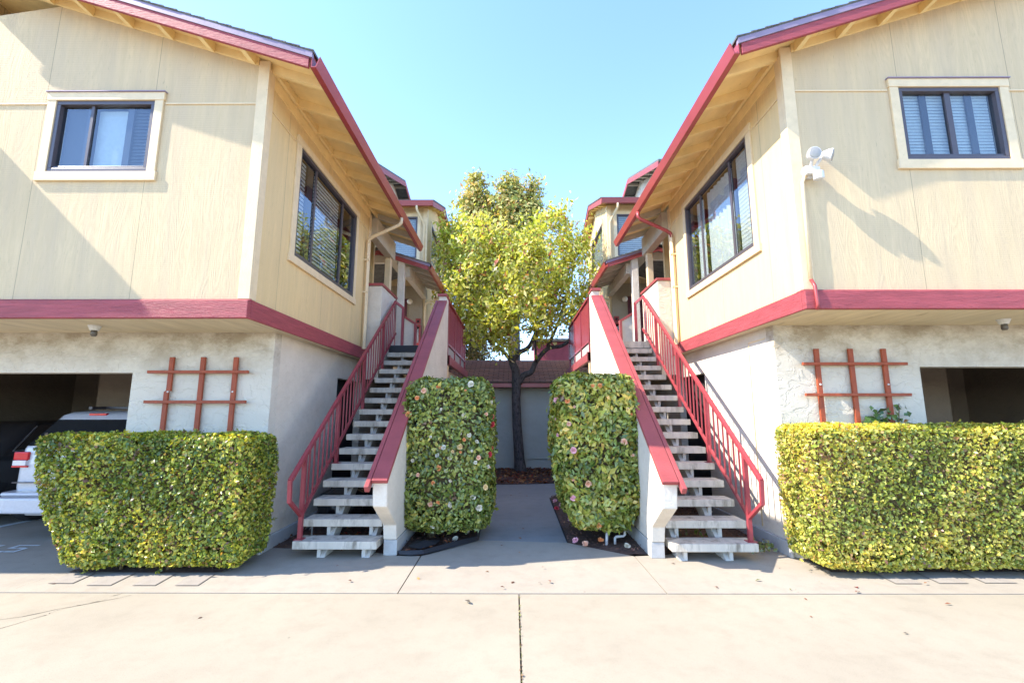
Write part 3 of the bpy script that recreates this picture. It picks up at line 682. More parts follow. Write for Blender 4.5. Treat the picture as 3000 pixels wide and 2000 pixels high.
# ------------------------------------------------------------------ rear units with landing, porch roof and balcony
def rear(sd, lab, labb, rise):
    X = sd.X; s = sd.s; zt = rise * 16; zo = sd.zo; yb = 0
    U = thing('rear_unit', lab, 'apartment building', (X(3), 12.5, 0), 'rear two storey units')
    # tower walls
    mb = MB(); xs = sorted((X(2.56), X(6.5)))
    h1 = sorted((X(2.82), X(3.75)))
    wall_holes(mb, 'y', 12.3, .12, xs[0], xs[1], lambda x: 7.36 + zo, 0, [(h1[0], h1[1], 5.85 + zo, 7.08 + zo)])
    mb.build('front_wall', 'siding_x', U)
    mb = MB(); top = lambda a: 7.36 + .36 * min(a - 12.3, 15.7 - a) + zo
    for a, b in ((12.42, 14.0), (14.0, 15.7)): wall_holes(mb, 'x', X(2.56), s * .12, a, b, top, 0, [(13.0, 14.0, 6.0 + zo, 7.12 + zo), (14.0, 14.9, 6.0 + zo, 7.12 + zo)])
    sd.box(mb, 2.68, 6.5, 15.58, 15.7, 0, 7.3); mb.build('side_wall', 'siding_y', U)
    mb = MB(); mb.box(X(2.54), X(2.66), 12.275, 12.30, zt + 2, 7.33 + zo); mb.box(X(2.538), X(2.56), 12.30, 12.40, zt, 7.33 + zo); mb.build('corner_board', 'trim', U)
    def win(bx, a0, a1, z0, z1, name_mat):
        f = MB(); fw = .05
        bx(f, a0, a1, z0, z0 + fw, -.01, .05); bx(f, a0, a1, z1 - fw, z1, -.01, .05); bx(f, a0, a0 + fw, z0 + fw, z1 - fw, -.01, .05); bx(f, a1 - fw, a1, z0 + fw, z1 - fw, -.01, .05)
        w = f.build('window', 'bronze', U)
        g = MB(); bx(g, a0 + fw, a1 - fw, z0 + fw, z1 - fw, .02, .026); g.build('pane', 'glass_side', w)
        t = MB(); bx(t, a0 - .09, a1 + .09, z1, z1 + .09, -.02, 0); bx(t, a0 - .09, a1 + .09, z0 - .09, z0, -.02, 0); bx(t, a0 - .09, a0, z0, z1, -.02, 0); bx(t, a1, a1 + .09, z0, z1, -.02, 0); t.build('window_trim', 'trim', w)
        b = MB(); z = z0 + .06
        while z < z1 - .06: bx(b, a0 + .06, a1 - .06, z, z + .045, .07, .08); z += .06
        b.build('blind', 'blind', w)
        d = MB(); bx(d, a0 - .02, a1 + .02, z0 - .02, z1 + .02, .30, .32); d.build('room', 'interior', w)
    def bxf(m_, p0, p1, q0, q1, d0, d1): m_.box(X(p0), X(p1), 12.3 + d0, 12.3 + d1, q0 + zo, q1 + zo)
    def bxs(m_, p0, p1, q0, q1, d0, d1): m_.box(X(2.56 + d0), X(2.56 + d1), p0, p1, q0 + zo, q1 + zo)
    win(bxf, 2.82, 3.75, 5.85, 7.08, 0); win(bxs, 13.0, 14.9, 6.0, 7.12, 0)
    # gable roof, ridge running away from the path
    mb = MB(); ze = 7.36 + zo
    mb.prism([(11.98, ze - .03), (14.0, ze + .70), (16.02, ze - .03), (16.02, ze + .03), (14.0, ze + .76), (11.98, ze + .03)], 'x', X(2.36), X(6.6)); mb.build('roof_deck', 'soffit', U)
    mb = MB(); mb.prism([(11.93, ze + .03), (14.0, ze + .763), (16.07, ze + .03), (16.07, ze + .06), (14.0, ze + .80), (11.93, ze + .06)], 'x', X(2.31), X(6.6)); mb.build('roof', 'shingle', U)
    mb = MB(); mb.prism([(11.94, ze - .13), (14.0, ze + .615), (16.06, ze - .13), (16.06, ze + .028), (14.0, ze + .76), (11.94, ze + .028)], 'x', X(2.325), X(2.358)); mb.build('rake_fascia', 'red', U)
    for k in range(5):
        y = 12.5 + .6 * k; m_ = MB(); zz = ze + .36 * min(y - 12.0, 16.0 - y); m_.box(X(2.36), X(2.56), y, y + .05, zz - .13, zz - .05); m_.build('lookout', 'soffit', U)
    mb = MB(); mb.prism([(11.975, ze - .12), (11.90, ze - .12), (11.87, ze + .02), (11.975, ze + .02)], 'x', X(2.33), X(6.5)); mb.build('gutter', 'redmetal', U)
    mb = MB(); mb.tube([(X(2.78), 11.92, ze - .12), (X(2.78), 11.93, ze - .22), (X(2.66), 12.2, ze - .45), (X(2.62), 12.25, ze - .55), (X(2.62), 12.25, 5.3 + zo)], .032, 8); mb.build('downspout', 'trim', U, smooth=True)
    # upper gable behind the tower, with a louvred vent
    Y0, Y1, YR, zr_ = 11.2, 17.6, 14.3, 9.2 + zo
    mb = MB(); mb.prism([(Y0 + .4, 6.0), (Y1 - .4, 6.0), (Y1 - .4, zr_ - .30 * (Y1 - .4 - YR) - .1), (YR, zr_ - .1), (Y0 + .4, zr_ - .36 * (YR - Y0 - .4) - .1)], 'x', X(4.1), X(4.2)); g = mb.build('upper_gable_wall', 'stucco_white', U)
    mb = MB()
    for k in range(6): mb.box(X(4.07), X(4.1), 14.1, 14.5, 8.15 + k * .07 + zo, 8.185 + k * .07 + zo)
    mb.build('vent', 'bronze', g)
    mb = MB(); mb.prism([(Y0, zr_ - .36 * (YR - Y0) - .02), (YR, zr_), (Y1, zr_ - .30 * (Y1 - YR)), (Y1, zr_ - .30 * (Y1 - YR) + .06), (YR, zr_ + .06), (Y0, zr_ - .36 * (YR - Y0) + .04)], 'x', X(3.72), X(7)); mb.build('upper_roof', 'shingle', U)
    mb = MB(); mb.prism([(Y0, zr_ - .36 * (YR - Y0) - .17), (YR, zr_ - .16), (Y1, zr_ - .30 * (Y1 - YR) - .15), (Y1, zr_ - .30 * (Y1 - YR) - .002), (YR, zr_ - .002), (Y0, zr_ - .36 * (YR - Y0) - .022)], 'x', X(3.70), X(3.73)); mb.build('upper_fascia', 'red', U)
    for k in range(8):
        y = 12.0 + .6 * k; m_ = MB(); z = zr_ - (.36 * (YR - y) if y < YR else .30 * (y - YR)) - .12; m_.box(X(3.73), X(4.1), y, y + .06, z, z + .08); m_.build('lookout', 'porchwood', U)
    # landing slab, porch roof, column, beam
    mb = MB(); mb.box(X(1.45), X(2.59), 9.10, 12.29, zt - .20, zt); mb.box(X(2.595), X(3.4), 9.5, 12.29, zt - .2, zt); mb.build('landing', 'plinth', U)
    e = 1.96; zp = lambda u: 4.80 + zo + .325 * (u - 2.03)     # underside at the porch eave
    def sl(mb, a, b, ua, ub, ya, yb_): mb.prism([(X(ua), zp(ua) + a), (X(ub), zp(ub) + a), (X(ub), zp(ub) + b), (X(ua), zp(ua) + b)], 'y', ya, yb_)
    mb = MB(); sl(mb, .09, .125, 2.04, 3.2, 10.03, 12.29); mb.build('porch_deck', 'porchwood', U)
    mb = MB(); sl(mb, .127, .15, 1.98, 3.2, 9.97, 12.29); mb.prism([(X(3.2), zp(3.2) + .127), (X(4.2), zp(3.2) - .2), (X(4.2), zp(3.2) - .17), (X(3.2), zp(3.2) + .15)], 'y', 9.97, 12.29); mb.build('porch_roof', 'shingle', U)
    mb = MB(); sl(mb, -.02, .07, 2.04, 3.2, 9.99, 10.028); mb.prism([(X(3.2), zp(3.2) - .02), (X(4.2), zp(3.2) - .35), (X(4.2), zp(3.2) - .22), (X(3.2), zp(3.2) + .07)], 'y', 9.99, 10.028); mb.build('porch_fascia', 'red', U)
    mb = MB(); sl(mb, .072, .126, 2.0, 3.2, 9.98, 10.02); mb.build('porch_drip', 'drip', U)
    mb = MB(); gz = 4.775 + zo; mb.prism([(X(2.038), gz + .12), (X(2.038), gz), (X(1.985), gz), (X(1.945), gz + .11), (X(1.955), gz + .115), (X(1.993), gz + .012), (X(2.03), gz + .012), (X(2.03), gz + .12)], 'y', 9.98, 12.25); mb.build('porch_gutter', 'redmetal', U)
    for k in range(5):
        y = 10.05 + .5 * k; m_ = MB(); sl(m_, 0, .088, 2.042, 2.9, y, y + .05); m_.build('porch_rafter', 'porchwood', U)
    mb = MB(); mb.box(X(2.49), X(2.62), 10.17, 12.295, 4.68 + zo, 4.93 + zo); mb.build('porch_beam', 'porchwood', U)
    mb = MB(); mb.box(X(2.59), X(2.735), 10.03, 10.165, zt, 5.0 + zo); mb.build('porch_column', 'stucco_white', U, bevel=.006)
    mb = MB(); mb.box(X(2.92), X(4.0), 10.06, 10.16, 4.98 + zo, 5.16 + zo); mb.build('porch_header', 'stucco_white', U)
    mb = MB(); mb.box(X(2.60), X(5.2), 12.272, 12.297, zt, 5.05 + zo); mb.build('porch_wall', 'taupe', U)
    # door, low landing walls
    mb = MB(); mb.box(X(3.03), X(3.85), 12.25, 12.271, zt, zt + 2.0 - .25); d = mb.build('door', 'door', U); 
    mb = MB(); mb.lathe((X(3.12), 12.245, zt + .9), [(.03, 0), (.034, .02), (.02, .05)], 10, (0, -1, 0)); mb.build('handle', 'brass', d)
    mb = MB(); pl = [(X(2.40), zt), (X(2.66), zt), (X(2.66), zt + .84), (X(2.40), zt + .68)]; mb.prism(pl, 'y', 10.4, 10.52); q = mb.build('landing_wall', 'stucco_white', U)
    mb = MB(); mb.prism([(X(2.36), zt + .657), (X(2.69), zt + .860), (X(2.69), zt + .920), (X(2.36), zt + .717)], 'y', 10.37, 10.55); mb.build('landing_wall_cap', 'red', q)
    mb = MB(); mb.box(X(2.345), X(2.395), 10.35, 10.45, zt, zt + .70); mb.build('landing_post', 'red', q)
    mb = MB(); mb.box(X(1.75), X(2.12), 11.3, 11.4, zt, zt + .72); q = mb.build('landing_wall', 'stucco', U)
    mb = MB(); mb.box(X(1.72), X(2.15), 11.27, 11.43, zt + .721, zt + .765); mb.build('landing_wall_cap', 'door', q)
    mb = MB(); mb.tube([(X(2.02), 12.1, zt + 1.80), (X(2.1), 12.15, zt + 1.76), (X(2.5), 12.24, zt + 1.62), (X(2.52), 12.24, zt + 1.55), (X(2.52), 12.24, zt + .4)], .03, 8); mb.build('porch_downspout', 'trim', U, smooth=True)
    # wall below the balcony with a dark opening
    mb = MB(); wall_holes(mb, 'x', X(1.60), s * .1, 9.36, 13.2, lambda a: zt - .40, 0, [(9.9, 12.6, 0, 2.2)]); mb.build('undercroft_wall', 'stucco', U)
    mb = MB(); mb.box(X(1.43), X(1.55), 9.14, 9.32, 0, zt - .4); mb.build('undercroft_post', 'trim', U)
    mb = MB(); mb.box(X(1.9), X(1.95), 9.5, 13.2, 0, zt - .25); mb.build('undercroft_back', 'dark', U)
    # balcony
    A = thing('balcony', labb, 'balcony', (X(1.5), 10.5, zt), 'slatted balconies')
    u = 1.455
    mb = MB(); mb.box(X(1.40), X(1.47), 9.16, 13.0, zt - .37, zt - .20); mb.box(X(1.38), X(1.6), 9.16, 9.22, zt - .38, zt - .19); mb.build('rim_beam', 'red', A)
    mb = MB(); mb.box(X(u - .03), X(u + .03), 9.13, 12.5, zt + .02, zt + .065); mb.build('bottom_rail', 'redrail', A)
    mb = MB(); mb.box(X(u - .045), X(u + .045), 9.13, 12.55, zt + .90, zt + .94); mb.build('top_rail', 'redrail', A)
    for y in (9.17, 10.3, 11.4, 12.48): m_ = MB(); m_.box(X(u - .03), X(u + .03), y - .03, y + .03, zt - .2, zt + .90); m_.build('post', 'redrail', A)
    y = 9.27
    while y < 12.45:
        m_ = MB(); m_.box(X(u - .012), X(u + .012), y - (.012 if s < 0 else .035), y + (.012 if s < 0 else .035), zt + .064, zt + .90); m_.build('slat', 'redrail', A); y += .105
    # small fittings
    return U, zt
UL, ZL = rear(SL, 'cream rear unit with porch and tower left of the tree', 'burgundy slatted balcony left of the tree', .183)
UR, ZR = rear(SR, 'cream rear unit with porch and tower right of the tree', 'burgundy boarded balcony right of the tree', .187)

def fittings(sd, zt, w):
    X = sd.X
    t = thing('globe_lamp', f'round milk glass lamp on the porch wall of the {w} rear unit', 'lamp', (X(2.94), 12.2, zt + 1.66), 'porch globe lamps')
    MB().lathe((X(2.94), 12.270, zt + 1.66), [(.05, 0), (.05, .05), (.03, .08)], 14, (0, -1, 0)).build('base', 'bronze', t)
    MB().lathe((X(2.94), 12.19, zt + 1.66), [(.001, -.08)] + [(.08 * math.sin(a), -.08 * math.cos(a)) for a in [R(x) for x in range(15, 180, 15)]] + [(.001, .08)], 18, (0, -1, 0)).build('globe', 'globe', t, smooth=True)
    t = thing('extinguisher_cabinet', f'red fire extinguisher cabinet on the {w} porch wall', 'extinguisher cabinet', (X(2.75), 12.25, zt + .6), 'extinguisher cabinets')
    m_ = MB(); x0, x1 = X(2.61), X(2.78); z0, z1 = zt + .46, zt + 1.0
    m_.box(x0, x1, 12.255, 12.271, z0, z1); m_.box(x0, x1, 12.10, 12.255, z0, z0 + .04); m_.box(x0, x1, 12.10, 12.255, z1 - .04, z1); m_.box(min(x0, x1), min(x0, x1) + .035, 12.10, 12.255, z0 + .04, z1 - .04); m_.box(max(x0, x1) - .035, max(x0, x1), 12.10, 12.255, z0 + .04, z1 - .04)
    m_.build('box', 'redmetal', t); MB().box(x0 + .0 if x0 < x1 else x1, max(x0, x1), 12.245, 12.254, z0 + .04, z1 - .04).build('backing', 'dark', t)
    m_ = MB().lathe((X(2.695), 12.19, z0 + .05), [(.055, 0), (.058, .02), (.058, .27), (.03, .32), (.02, .34), (.02, .36)], 14); e = m_.build('extinguisher', 'extinguisher', t, smooth=False)
    MB().bar((X(2.695) - .01, 12.19, z0 + .42), (X(2.695) + .06, 12.17, z0 + .45), .02).bar((X(2.695) - .01, 12.19, z0 + .41), (X(2.695) + .055, 12.17, z0 + .39), .02).build('lever', 'white', e)
    t = thing('fire_sign', f'small red fire sign above the {w} extinguisher cabinet', 'sign', (X(2.78), 12.28, zt + 1.12), 'fire extinguisher signs')
    MB().box(X(2.64), X(2.78), 12.258, 12.270, zt + 1.05, zt + 1.20).build('plate', 'redmetal', t)
    m_ = MB(); m_.box(X(2.68), X(2.74), 12.253, 12.257, zt + 1.09, zt + 1.15); m_.build('symbol', 'dark', t)
fittings(SL, ZL, 'left'); fittings(SR, ZR, 'right')
lt = thing('wall_lantern', 'small cream wall lantern above the parapet of the left block', 'lamp', (-3.35, 12.25, 4.62))
MB().lathe((-3.35, 12.24, 4.50), [(.05, 0), (.07, .02), (.09, .16), (.05, .18)], 12).build('shade', 'globe', lt)
MB().lathe((-3.35, 12.24, 4.684), [(.11, 0), (.09, .04), (.02, .06)], 12).build('lid', 'bronze', lt)

# ------------------------------------------------------------------ things fixed to the blocks
def soffit_lamp(x, y, z, lab):
    t = thing('soffit_lamp', lab, 'soffit lamp', (x, y, z), 'jar lamps under the soffits')
    MB().lathe((x, y, z), [(.062, 0), (.060, -.01), (.045, -.042), (.04, -.055)], 20).build('base', 'white', t, smooth=False)
    MB().lathe((x, y, z - .056), [(.028, 0), (.031, -.02), (.031, -.05), (.02, -.065)], 16).build('jar', 'jar', t, smooth=True)
soffit_lamp(-4.70, 5.03, 2.559, 'small jar lamp under the overhang of the left block')
soffit_lamp(5.50, 5.06, 2.629, 'small jar lamp under the overhang of the right block')
fl = thing('floodlight', 'white twin head floodlight on the corner of the right block', 'floodlight', (3.13, 4.53, 4.1))
m_ = MB().lathe((3.115, 4.538, 4.10), [(.075, 0), (.075, .035), (.06, .05)], 20, (0, -1, 0)); m_.box(3.045, 3.185, 4.43, 4.487, 4.045, 4.125); m_.build('base', 'white', fl, bevel=.006)
for hx, hz, d in ((3.075, 4.235, (-.12, -1, -.08)), (3.215, 4.235, (.85, -.6, -.28))):
    dv = Vector(d).normalized(); c = Vector((hx, 4.38, hz - .02)) - dv * .04
    h_ = MB().lathe(c, [(.022, 0), (.04, .016), (.060, .066), (.066, .094), (.064, .102)], 22, dv).build('lamp_head', 'white', fl, smooth=False)
    MB().lathe(c + dv * .1035, [(.058, 0), (.054, .005), (.025, .01)], 22, dv).build('lens', 'lens', h_)
MB().tube([(3.10, 4.45, 4.12), (3.09, 4.40, 4.18), (3.08, 4.38, 4.22)], .016, 8).tube([(3.14, 4.45, 4.12), (3.17, 4.41, 4.17), (3.19, 4.39, 4.21)], .016, 8).build('arm', 'white', fl)
MB().lathe((3.145, 4.41, 4.045), [(.048, 0), (.05, -.015), (.048, -.075), (.03, -.085)], 16).build('motion_sensor', 'white', fl)
MB().tube([(3.10, 4.505, 4.06), (3.06, 4.505, 4.04), (3.035, 4.505, 3.98), (3.03, 4.505, 3.86), (3.02, 4.505, 2.93)], .018, 8).build('conduit', 'trim', fl, smooth=True)
MB().tube([(3.02, 4.505, 2.93), (3.022, 4.46, 2.85), (3.024, 4.448, 2.66), (3.024, 4.47, 2.61)], .017, 8).build('conduit_elbow', 'redmetal', fl, smooth=True)
wc = tag(MB().tube([(3.105, 5.60, 2.5), (3.105, 5.98, 2.50), (3.105, 6.0, 2.44), (3.105, 6.0, .2)], .008, 6).build('wall_conduit', 'trim', None, smooth=True), 'thin painted conduit down the sunlit wall behind the right railing', 'conduit')

def trellis(xs, zs, x0, x1, ztop, y, lab, broken):
    t = thing('trellis', lab, 'trellis', ((x0 + x1) / 2, y, .9), 'red wooden wall trellises')
    for i, x in enumerate(xs):
        if broken and i == 0:
            MB().box(x - .028, x + .024, y - .03, y, zs[1] + .13, ztop).build('upright', 'trellis', t, bevel=.003)
            MB().prism([(x - .05, .75), (x + .002, .75), (x + .002, zs[1] + .125), (x - .02, zs[1] + .14), (x - .05, zs[1] + .12)], 'y', y - .033, y - .003).build('upright', 'trellis', t, bevel=.003)
        else: MB().box(x - .027, x + .027, y - .03, y, .75, ztop).build('upright', 'trellis', t, bevel=.003)
    for z in zs: MB().box(x0, x1, y - .062, y - .032, z - .017, z + .017).build('rail', 'trellis', t, bevel=.003)
    for x in (xs[0], xs[2]): MB().lathe((x, y - .0325, zs[1] + .12), [(.012, 0), (.009, .008)], 8, (0, -1, 0)).build('screw', 'white', t)
trellis((-4.11, -3.735, -3.34), (2.075, 1.72), -4.365, -3.16, 2.255, 5.48, 'red stained trellis with a cracked upright on the left garage wall', True)
trellis((3.575, 3.975, 4.365), (2.16, 1.80), 3.38, 4.6, 2.34, 5.39, 'red stained trellis on the right garage wall', False)

# ------------------------------------------------------------------ vegetation
GRN = [(.10, .16, .025), (.16, .21, .03), (.055, .10, .025), (.27, .28, .045), (.30, .20, .03)]
def superbox(n, c, h, p=6, inset=.12, bottom=True):
    """points on a rounded box shell, with normals"""
    P = []; N = []
    while len(P) < n:
        d = nr.normal(0, 1, 3); f = nr.integers(0, 3); areas = np.array([h[1] * h[2], h[0] * h[2], h[0] * h[1]]); f = nr.choice(3, p=areas / areas.sum())
        q = nr.uniform(-1, 1, 3); q[f] = nr.choice([-1, 1])
        if f == 2 and q[2] < 0 and not bottom: continue
        r = (np.abs(q) ** p).sum() ** (1 / p); q /= r
        nv = np.sign(q) * np.abs(q) ** (p - 1) / h; nv /= np.linalg.norm(nv)
        P.append(c + q * h); N.append(nv)
    return np.array(P), np.array(N)
def patches(P, col):
    # shoots of different age: slow changes from dark old leaves to fresh yellow ones, and a few brown dead spots
    f = np.zeros(len(P))
    for k in range(9):
        w = nr.normal(0, 5.5, 3); f += np.sin(P @ w + nr.uniform(0, 6.3))
    f /= 3.0; col = col * (1 + .22 * np.clip(f, -1.6, 1.6))[:, None]; col[:, 0] *= 1 + .10 * np.clip(f, -1, 1.5)
    for k in range(7):
        q = P[nr.integers(len(P))]; d = np.linalg.norm(P - q, axis=1); m = (d < nr.uniform(.04, .10)) & (nr.random(len(P)) < .6); col[m] = np.array([.22, .13, .07]) * nr.uniform(.6, 1.5, (m.sum(), 1))
    return np.clip(col, 0, 1)
def sprigs(P, N, k=150, reach=.07):
    # gather some leaves on shoots that stand out of the clipped face
    P = P.copy()
    for q in nr.integers(0, len(P), k):
        m = np.where(np.linalg.norm(P - P[q], axis=1) < .035)[0][:9]; d = N[q] + nr.normal(0, .45, 3) + [0, 0, .25]; d /= np.linalg.norm(d)
        P[m] = P[q] + d * nr.uniform(0, reach * nr.uniform(.4, 1.3), (len(m), 1)) + nr.normal(0, .008, (len(m), 3))
    for q in nr.integers(0, len(P), k // 4):      # small hollows
        m = np.linalg.norm(P - P[q], axis=1) < nr.uniform(.02, .05); P[m] -= N[m] * nr.uniform(.03, .07, (m.sum(), 1))
    return P
def hedge(c, h, n, lab, cols, ws, size, shape=None):
    t = thing('clipped_hedge', lab, 'hedge', (c[0], c[1], 0), 'clipped box hedges')
    c = np.array(c); h = np.array(h)
    P, N = superbox(n, c, h, 18)
    # lumpy clipping: low bumps, sparse spots
    b = .016 * (np.sin(P[:, 0] * 7 + 1) * np.sin(P[:, 2] * 8) + np.sin(P[:, 0] * 3.1) * np.sin(P[:, 1] * 5 + P[:, 2] * 4))
    dep = np.abs(nr.normal(0, .035, n)); P = P + N * (b - dep + .02)[:, None]
    if shape is not None: P = shape(P)
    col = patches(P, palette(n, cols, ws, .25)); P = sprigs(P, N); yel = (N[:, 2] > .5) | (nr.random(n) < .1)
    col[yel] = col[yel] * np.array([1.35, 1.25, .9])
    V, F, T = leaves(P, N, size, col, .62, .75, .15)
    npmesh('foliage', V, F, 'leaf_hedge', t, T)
    # woody core and short twigs
    ci = MB(); q = h - .13
    Pc, Nc = superbox(60, c, q, 9)
    me = MB(); bmq = bmesh.new(); bmesh.ops.create_cube(bmq, size=2); bmesh.ops.subdivide_edges(bmq, edges=bmq.edges, cuts=6, use_grid_fill=True)
    for v in bmq.verts:
        a = np.array(v.co); r = (np.abs(a) ** 9).sum() ** (1 / 9); a = c + a / r * q
        if shape is not None: a = shape(a[None])[0]
        v.co = a + nr.normal(0, .012, 3)
    vs = [tuple(v.co) for v in bmq.verts]; bmq.verts.index_update(); fs = [tuple(x.index for x in f.verts) for f in bmq.faces]; bmq.free()
    me.add(vs, fs)
    Pt, Nt = superbox(420, c, h, 9)
    if shape is not None: Pt = shape(Pt)
    for p, nn in zip(Pt, Nt):
        d = nn * .4 + nr.normal(0, .6, 3); d /= np.linalg.norm(d); l = nr.uniform(.05, .14)
        me.tube([p - nn * .06 - d * l * .3, p - nn * .02 + d * l * .7], .0025, 3, False)
    for k in range(9): me.tube([(c[0] + (k - 3.5) * h[0] * .15, c[1] + nr.uniform(-.1, .1), 0), (c[0] + (k - 3.5) * h[0] * .15 + nr.uniform(-.1, .1), c[1], c[2] - h[2] + .25)], .018, 6)
    me.build('branches', 'twig', t)
    return t
def lshape(P):
    P = P.copy(); z = P[:, 2]; k = np.clip((z - .05) / .9, 0, 1); cx = -3.85
    left = P[:, 0] < cx
    P[:, 0] = np.where(left, cx + (P[:, 0] - cx) * (.62 + .38 * k), P[:, 0])         # lower left corner cut back
    P[:, 1] = 5.08 + (P[:, 1] - 5.08) * (.78 + .22 * k); return P
HC = [(.30, .33, .045), (.42, .43, .06), (.12, .18, .035), (.55, .50, .09), (.50, .30, .08), (.20, .11, .06)]
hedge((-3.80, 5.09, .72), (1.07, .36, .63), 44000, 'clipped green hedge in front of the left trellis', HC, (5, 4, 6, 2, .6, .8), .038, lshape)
def rshape(P):
    P = P.copy(); k = np.clip((P[:, 2] - .05) / .7, 0, 1); P[:, 1] = 5.04 + (P[:, 1] - 5.04) * (.8 + .2 * k)
    P[:, 0] = np.where(P[:, 0] > 4.6, 4.6 + (P[:, 0] - 4.6) * (.8 + .2 * k), P[:, 0]); return P
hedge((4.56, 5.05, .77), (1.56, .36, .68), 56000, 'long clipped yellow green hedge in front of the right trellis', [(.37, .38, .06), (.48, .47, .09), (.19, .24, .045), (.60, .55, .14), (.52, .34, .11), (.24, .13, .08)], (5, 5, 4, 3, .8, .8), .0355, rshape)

def blossom_mesh(key):
    mb = MB()
    for ring, (n, r0, tilt, z) in enumerate(((7, .034, .35, 0), (6, .024, .8, .006), (4, .014, 1.2, .012))):
        for k in range(n):
            a = 2 * math.pi * (k + .4 * ring) / n + rnd.uniform(-.35, .35); tilt2 = tilt + rnd.uniform(-.3, .3); ct, st = math.cos(tilt2), math.sin(tilt2)
            rad = Vector((math.cos(a), math.sin(a), 0)); tan = Vector((-math.sin(a), math.cos(a), 0)); upv = Vector((0, 0, 1)); d = rad * ct + upv * st
            b0 = upv * z; w = r0 * .62; wob = rnd.uniform(-.004, .004)
            mb.add([b0 - tan * w * .25, b0 + tan * w * .25, b0 + d * r0 * .6 + tan * w + upv * .002, b0 + d * r0 * 1.05 + tan * w * .5 + upv * (.006 + wob), b0 + d * r0 * 1.05 - tan * w * .5 + upv * (.006 - wob), b0 + d * r0 * .6 - tan * w + upv * .002], [(0, 1, 2, 5), (5, 2, 3, 4)])
    mb.lathe((0, 0, .008), [(.006, 0), (.007, .01), (.002, .014)], 6)
    me = bpy.data.meshes.new('blossom'); me.from_pydata([tuple(v) for v in mb.v], [], mb.f); me.materials.append(M['petal_' + key]); return me
BM = {k: blossom_mesh(k) for k in 'wofpry'}
def blossom(key, p, nrm, scale, parent=None, name='blossom'):
    o = bpy.data.objects.new(name, BM[key]); COL.objects.link(o)
    q = Vector((0, 0, 1)).rotation_difference(Vector(nrm).normalized()); o.rotation_mode = 'QUATERNION'; o.rotation_quaternion = q; o.scale = (scale,) * 3
    o.location = Vector(p) - Vector(ORG.get(parent.name, (0, 0, 0)) if parent else (0, 0, 0))
    if parent: o.parent = parent
    return o
def camellia(c, h, n, lab, cols, ws, flowers, size, trunk, shape=None, pw=8):
    t = thing('camellia_shrub', lab, 'shrub', (trunk[0], trunk[1], 0), 'clipped camellia shrubs')
    c = np.array(c); h = np.array(h); P, N = superbox(n, c, h, pw)
    b = .03 * np.sin(P[:, 0] * 9) * np.sin(P[:, 2] * 7 + P[:, 1] * 5); P = P + N * (b - np.abs(nr.normal(0, .06, n)) + .03)[:, None]
    if shape: P = shape(P)
    col = patches(P, palette(n, cols, ws, .2)); P = sprigs(P, N, 70, .09)
    V, F, T = leaves(P, N + np.array([0, 0, .25]), size, col, .5, .62, .5, .3); npmesh('foliage', V, F, 'leaf_shrub', t, T)
    bmq = bmesh.new(); bmesh.ops.create_cube(bmq, size=2); bmesh.ops.subdivide_edges(bmq, edges=bmq.edges, cuts=5, use_grid_fill=True)
    for v in bmq.verts:
        a = np.array(v.co); r = (np.abs(a) ** pw).sum() ** (1 / pw); a = c + a / r * (h - .15)
        if shape: a = shape(a[None])[0]
        v.co = a
    me = MB(); bmq.verts.index_update(); me.add([tuple(v.co) for v in bmq.verts], [tuple(x.index for x in f.verts) for f in bmq.faces]); bmq.free()
    me.tube([(trunk[0], trunk[1], -.02), (trunk[0] + .02, trunk[1] + .02, .2), (c[0], c[1], c[2] - h[2] + .35)], [.045, .035, .03], 8)
    me.tube([(trunk[0] + .03, trunk[1], -.02), (trunk[0] + .12, trunk[1] + .05, .22), (c[0] + .15, c[1], c[2] - h[2] + .35)], [.03, .025, .02], 8)
    me.build('branches', 'twig', t)
    for key, x, y, z in flowers:
        q = (np.array((x, y, z)) - c) / h; q = np.clip(q, -.97, .97); q /= (np.abs(q) ** pw).sum() ** (1 / pw); x, y, z = (shape((c + q * h)[None])[0] if shape else c + q * h)
        nv = np.sign(np.array((x, y, z)) - c) * np.abs((np.array((x, y, z)) - c) / h) ** (pw - 1) / h; nv = nv / np.linalg.norm(nv) + np.array([0, -.3, .1])
        blossom(key, np.array((x, y, z)) + nv * .012, nv + nr.normal(0, .35, 3), rnd.choice((.5, .7, .85, 1.0, 1.2)), t)
    return t
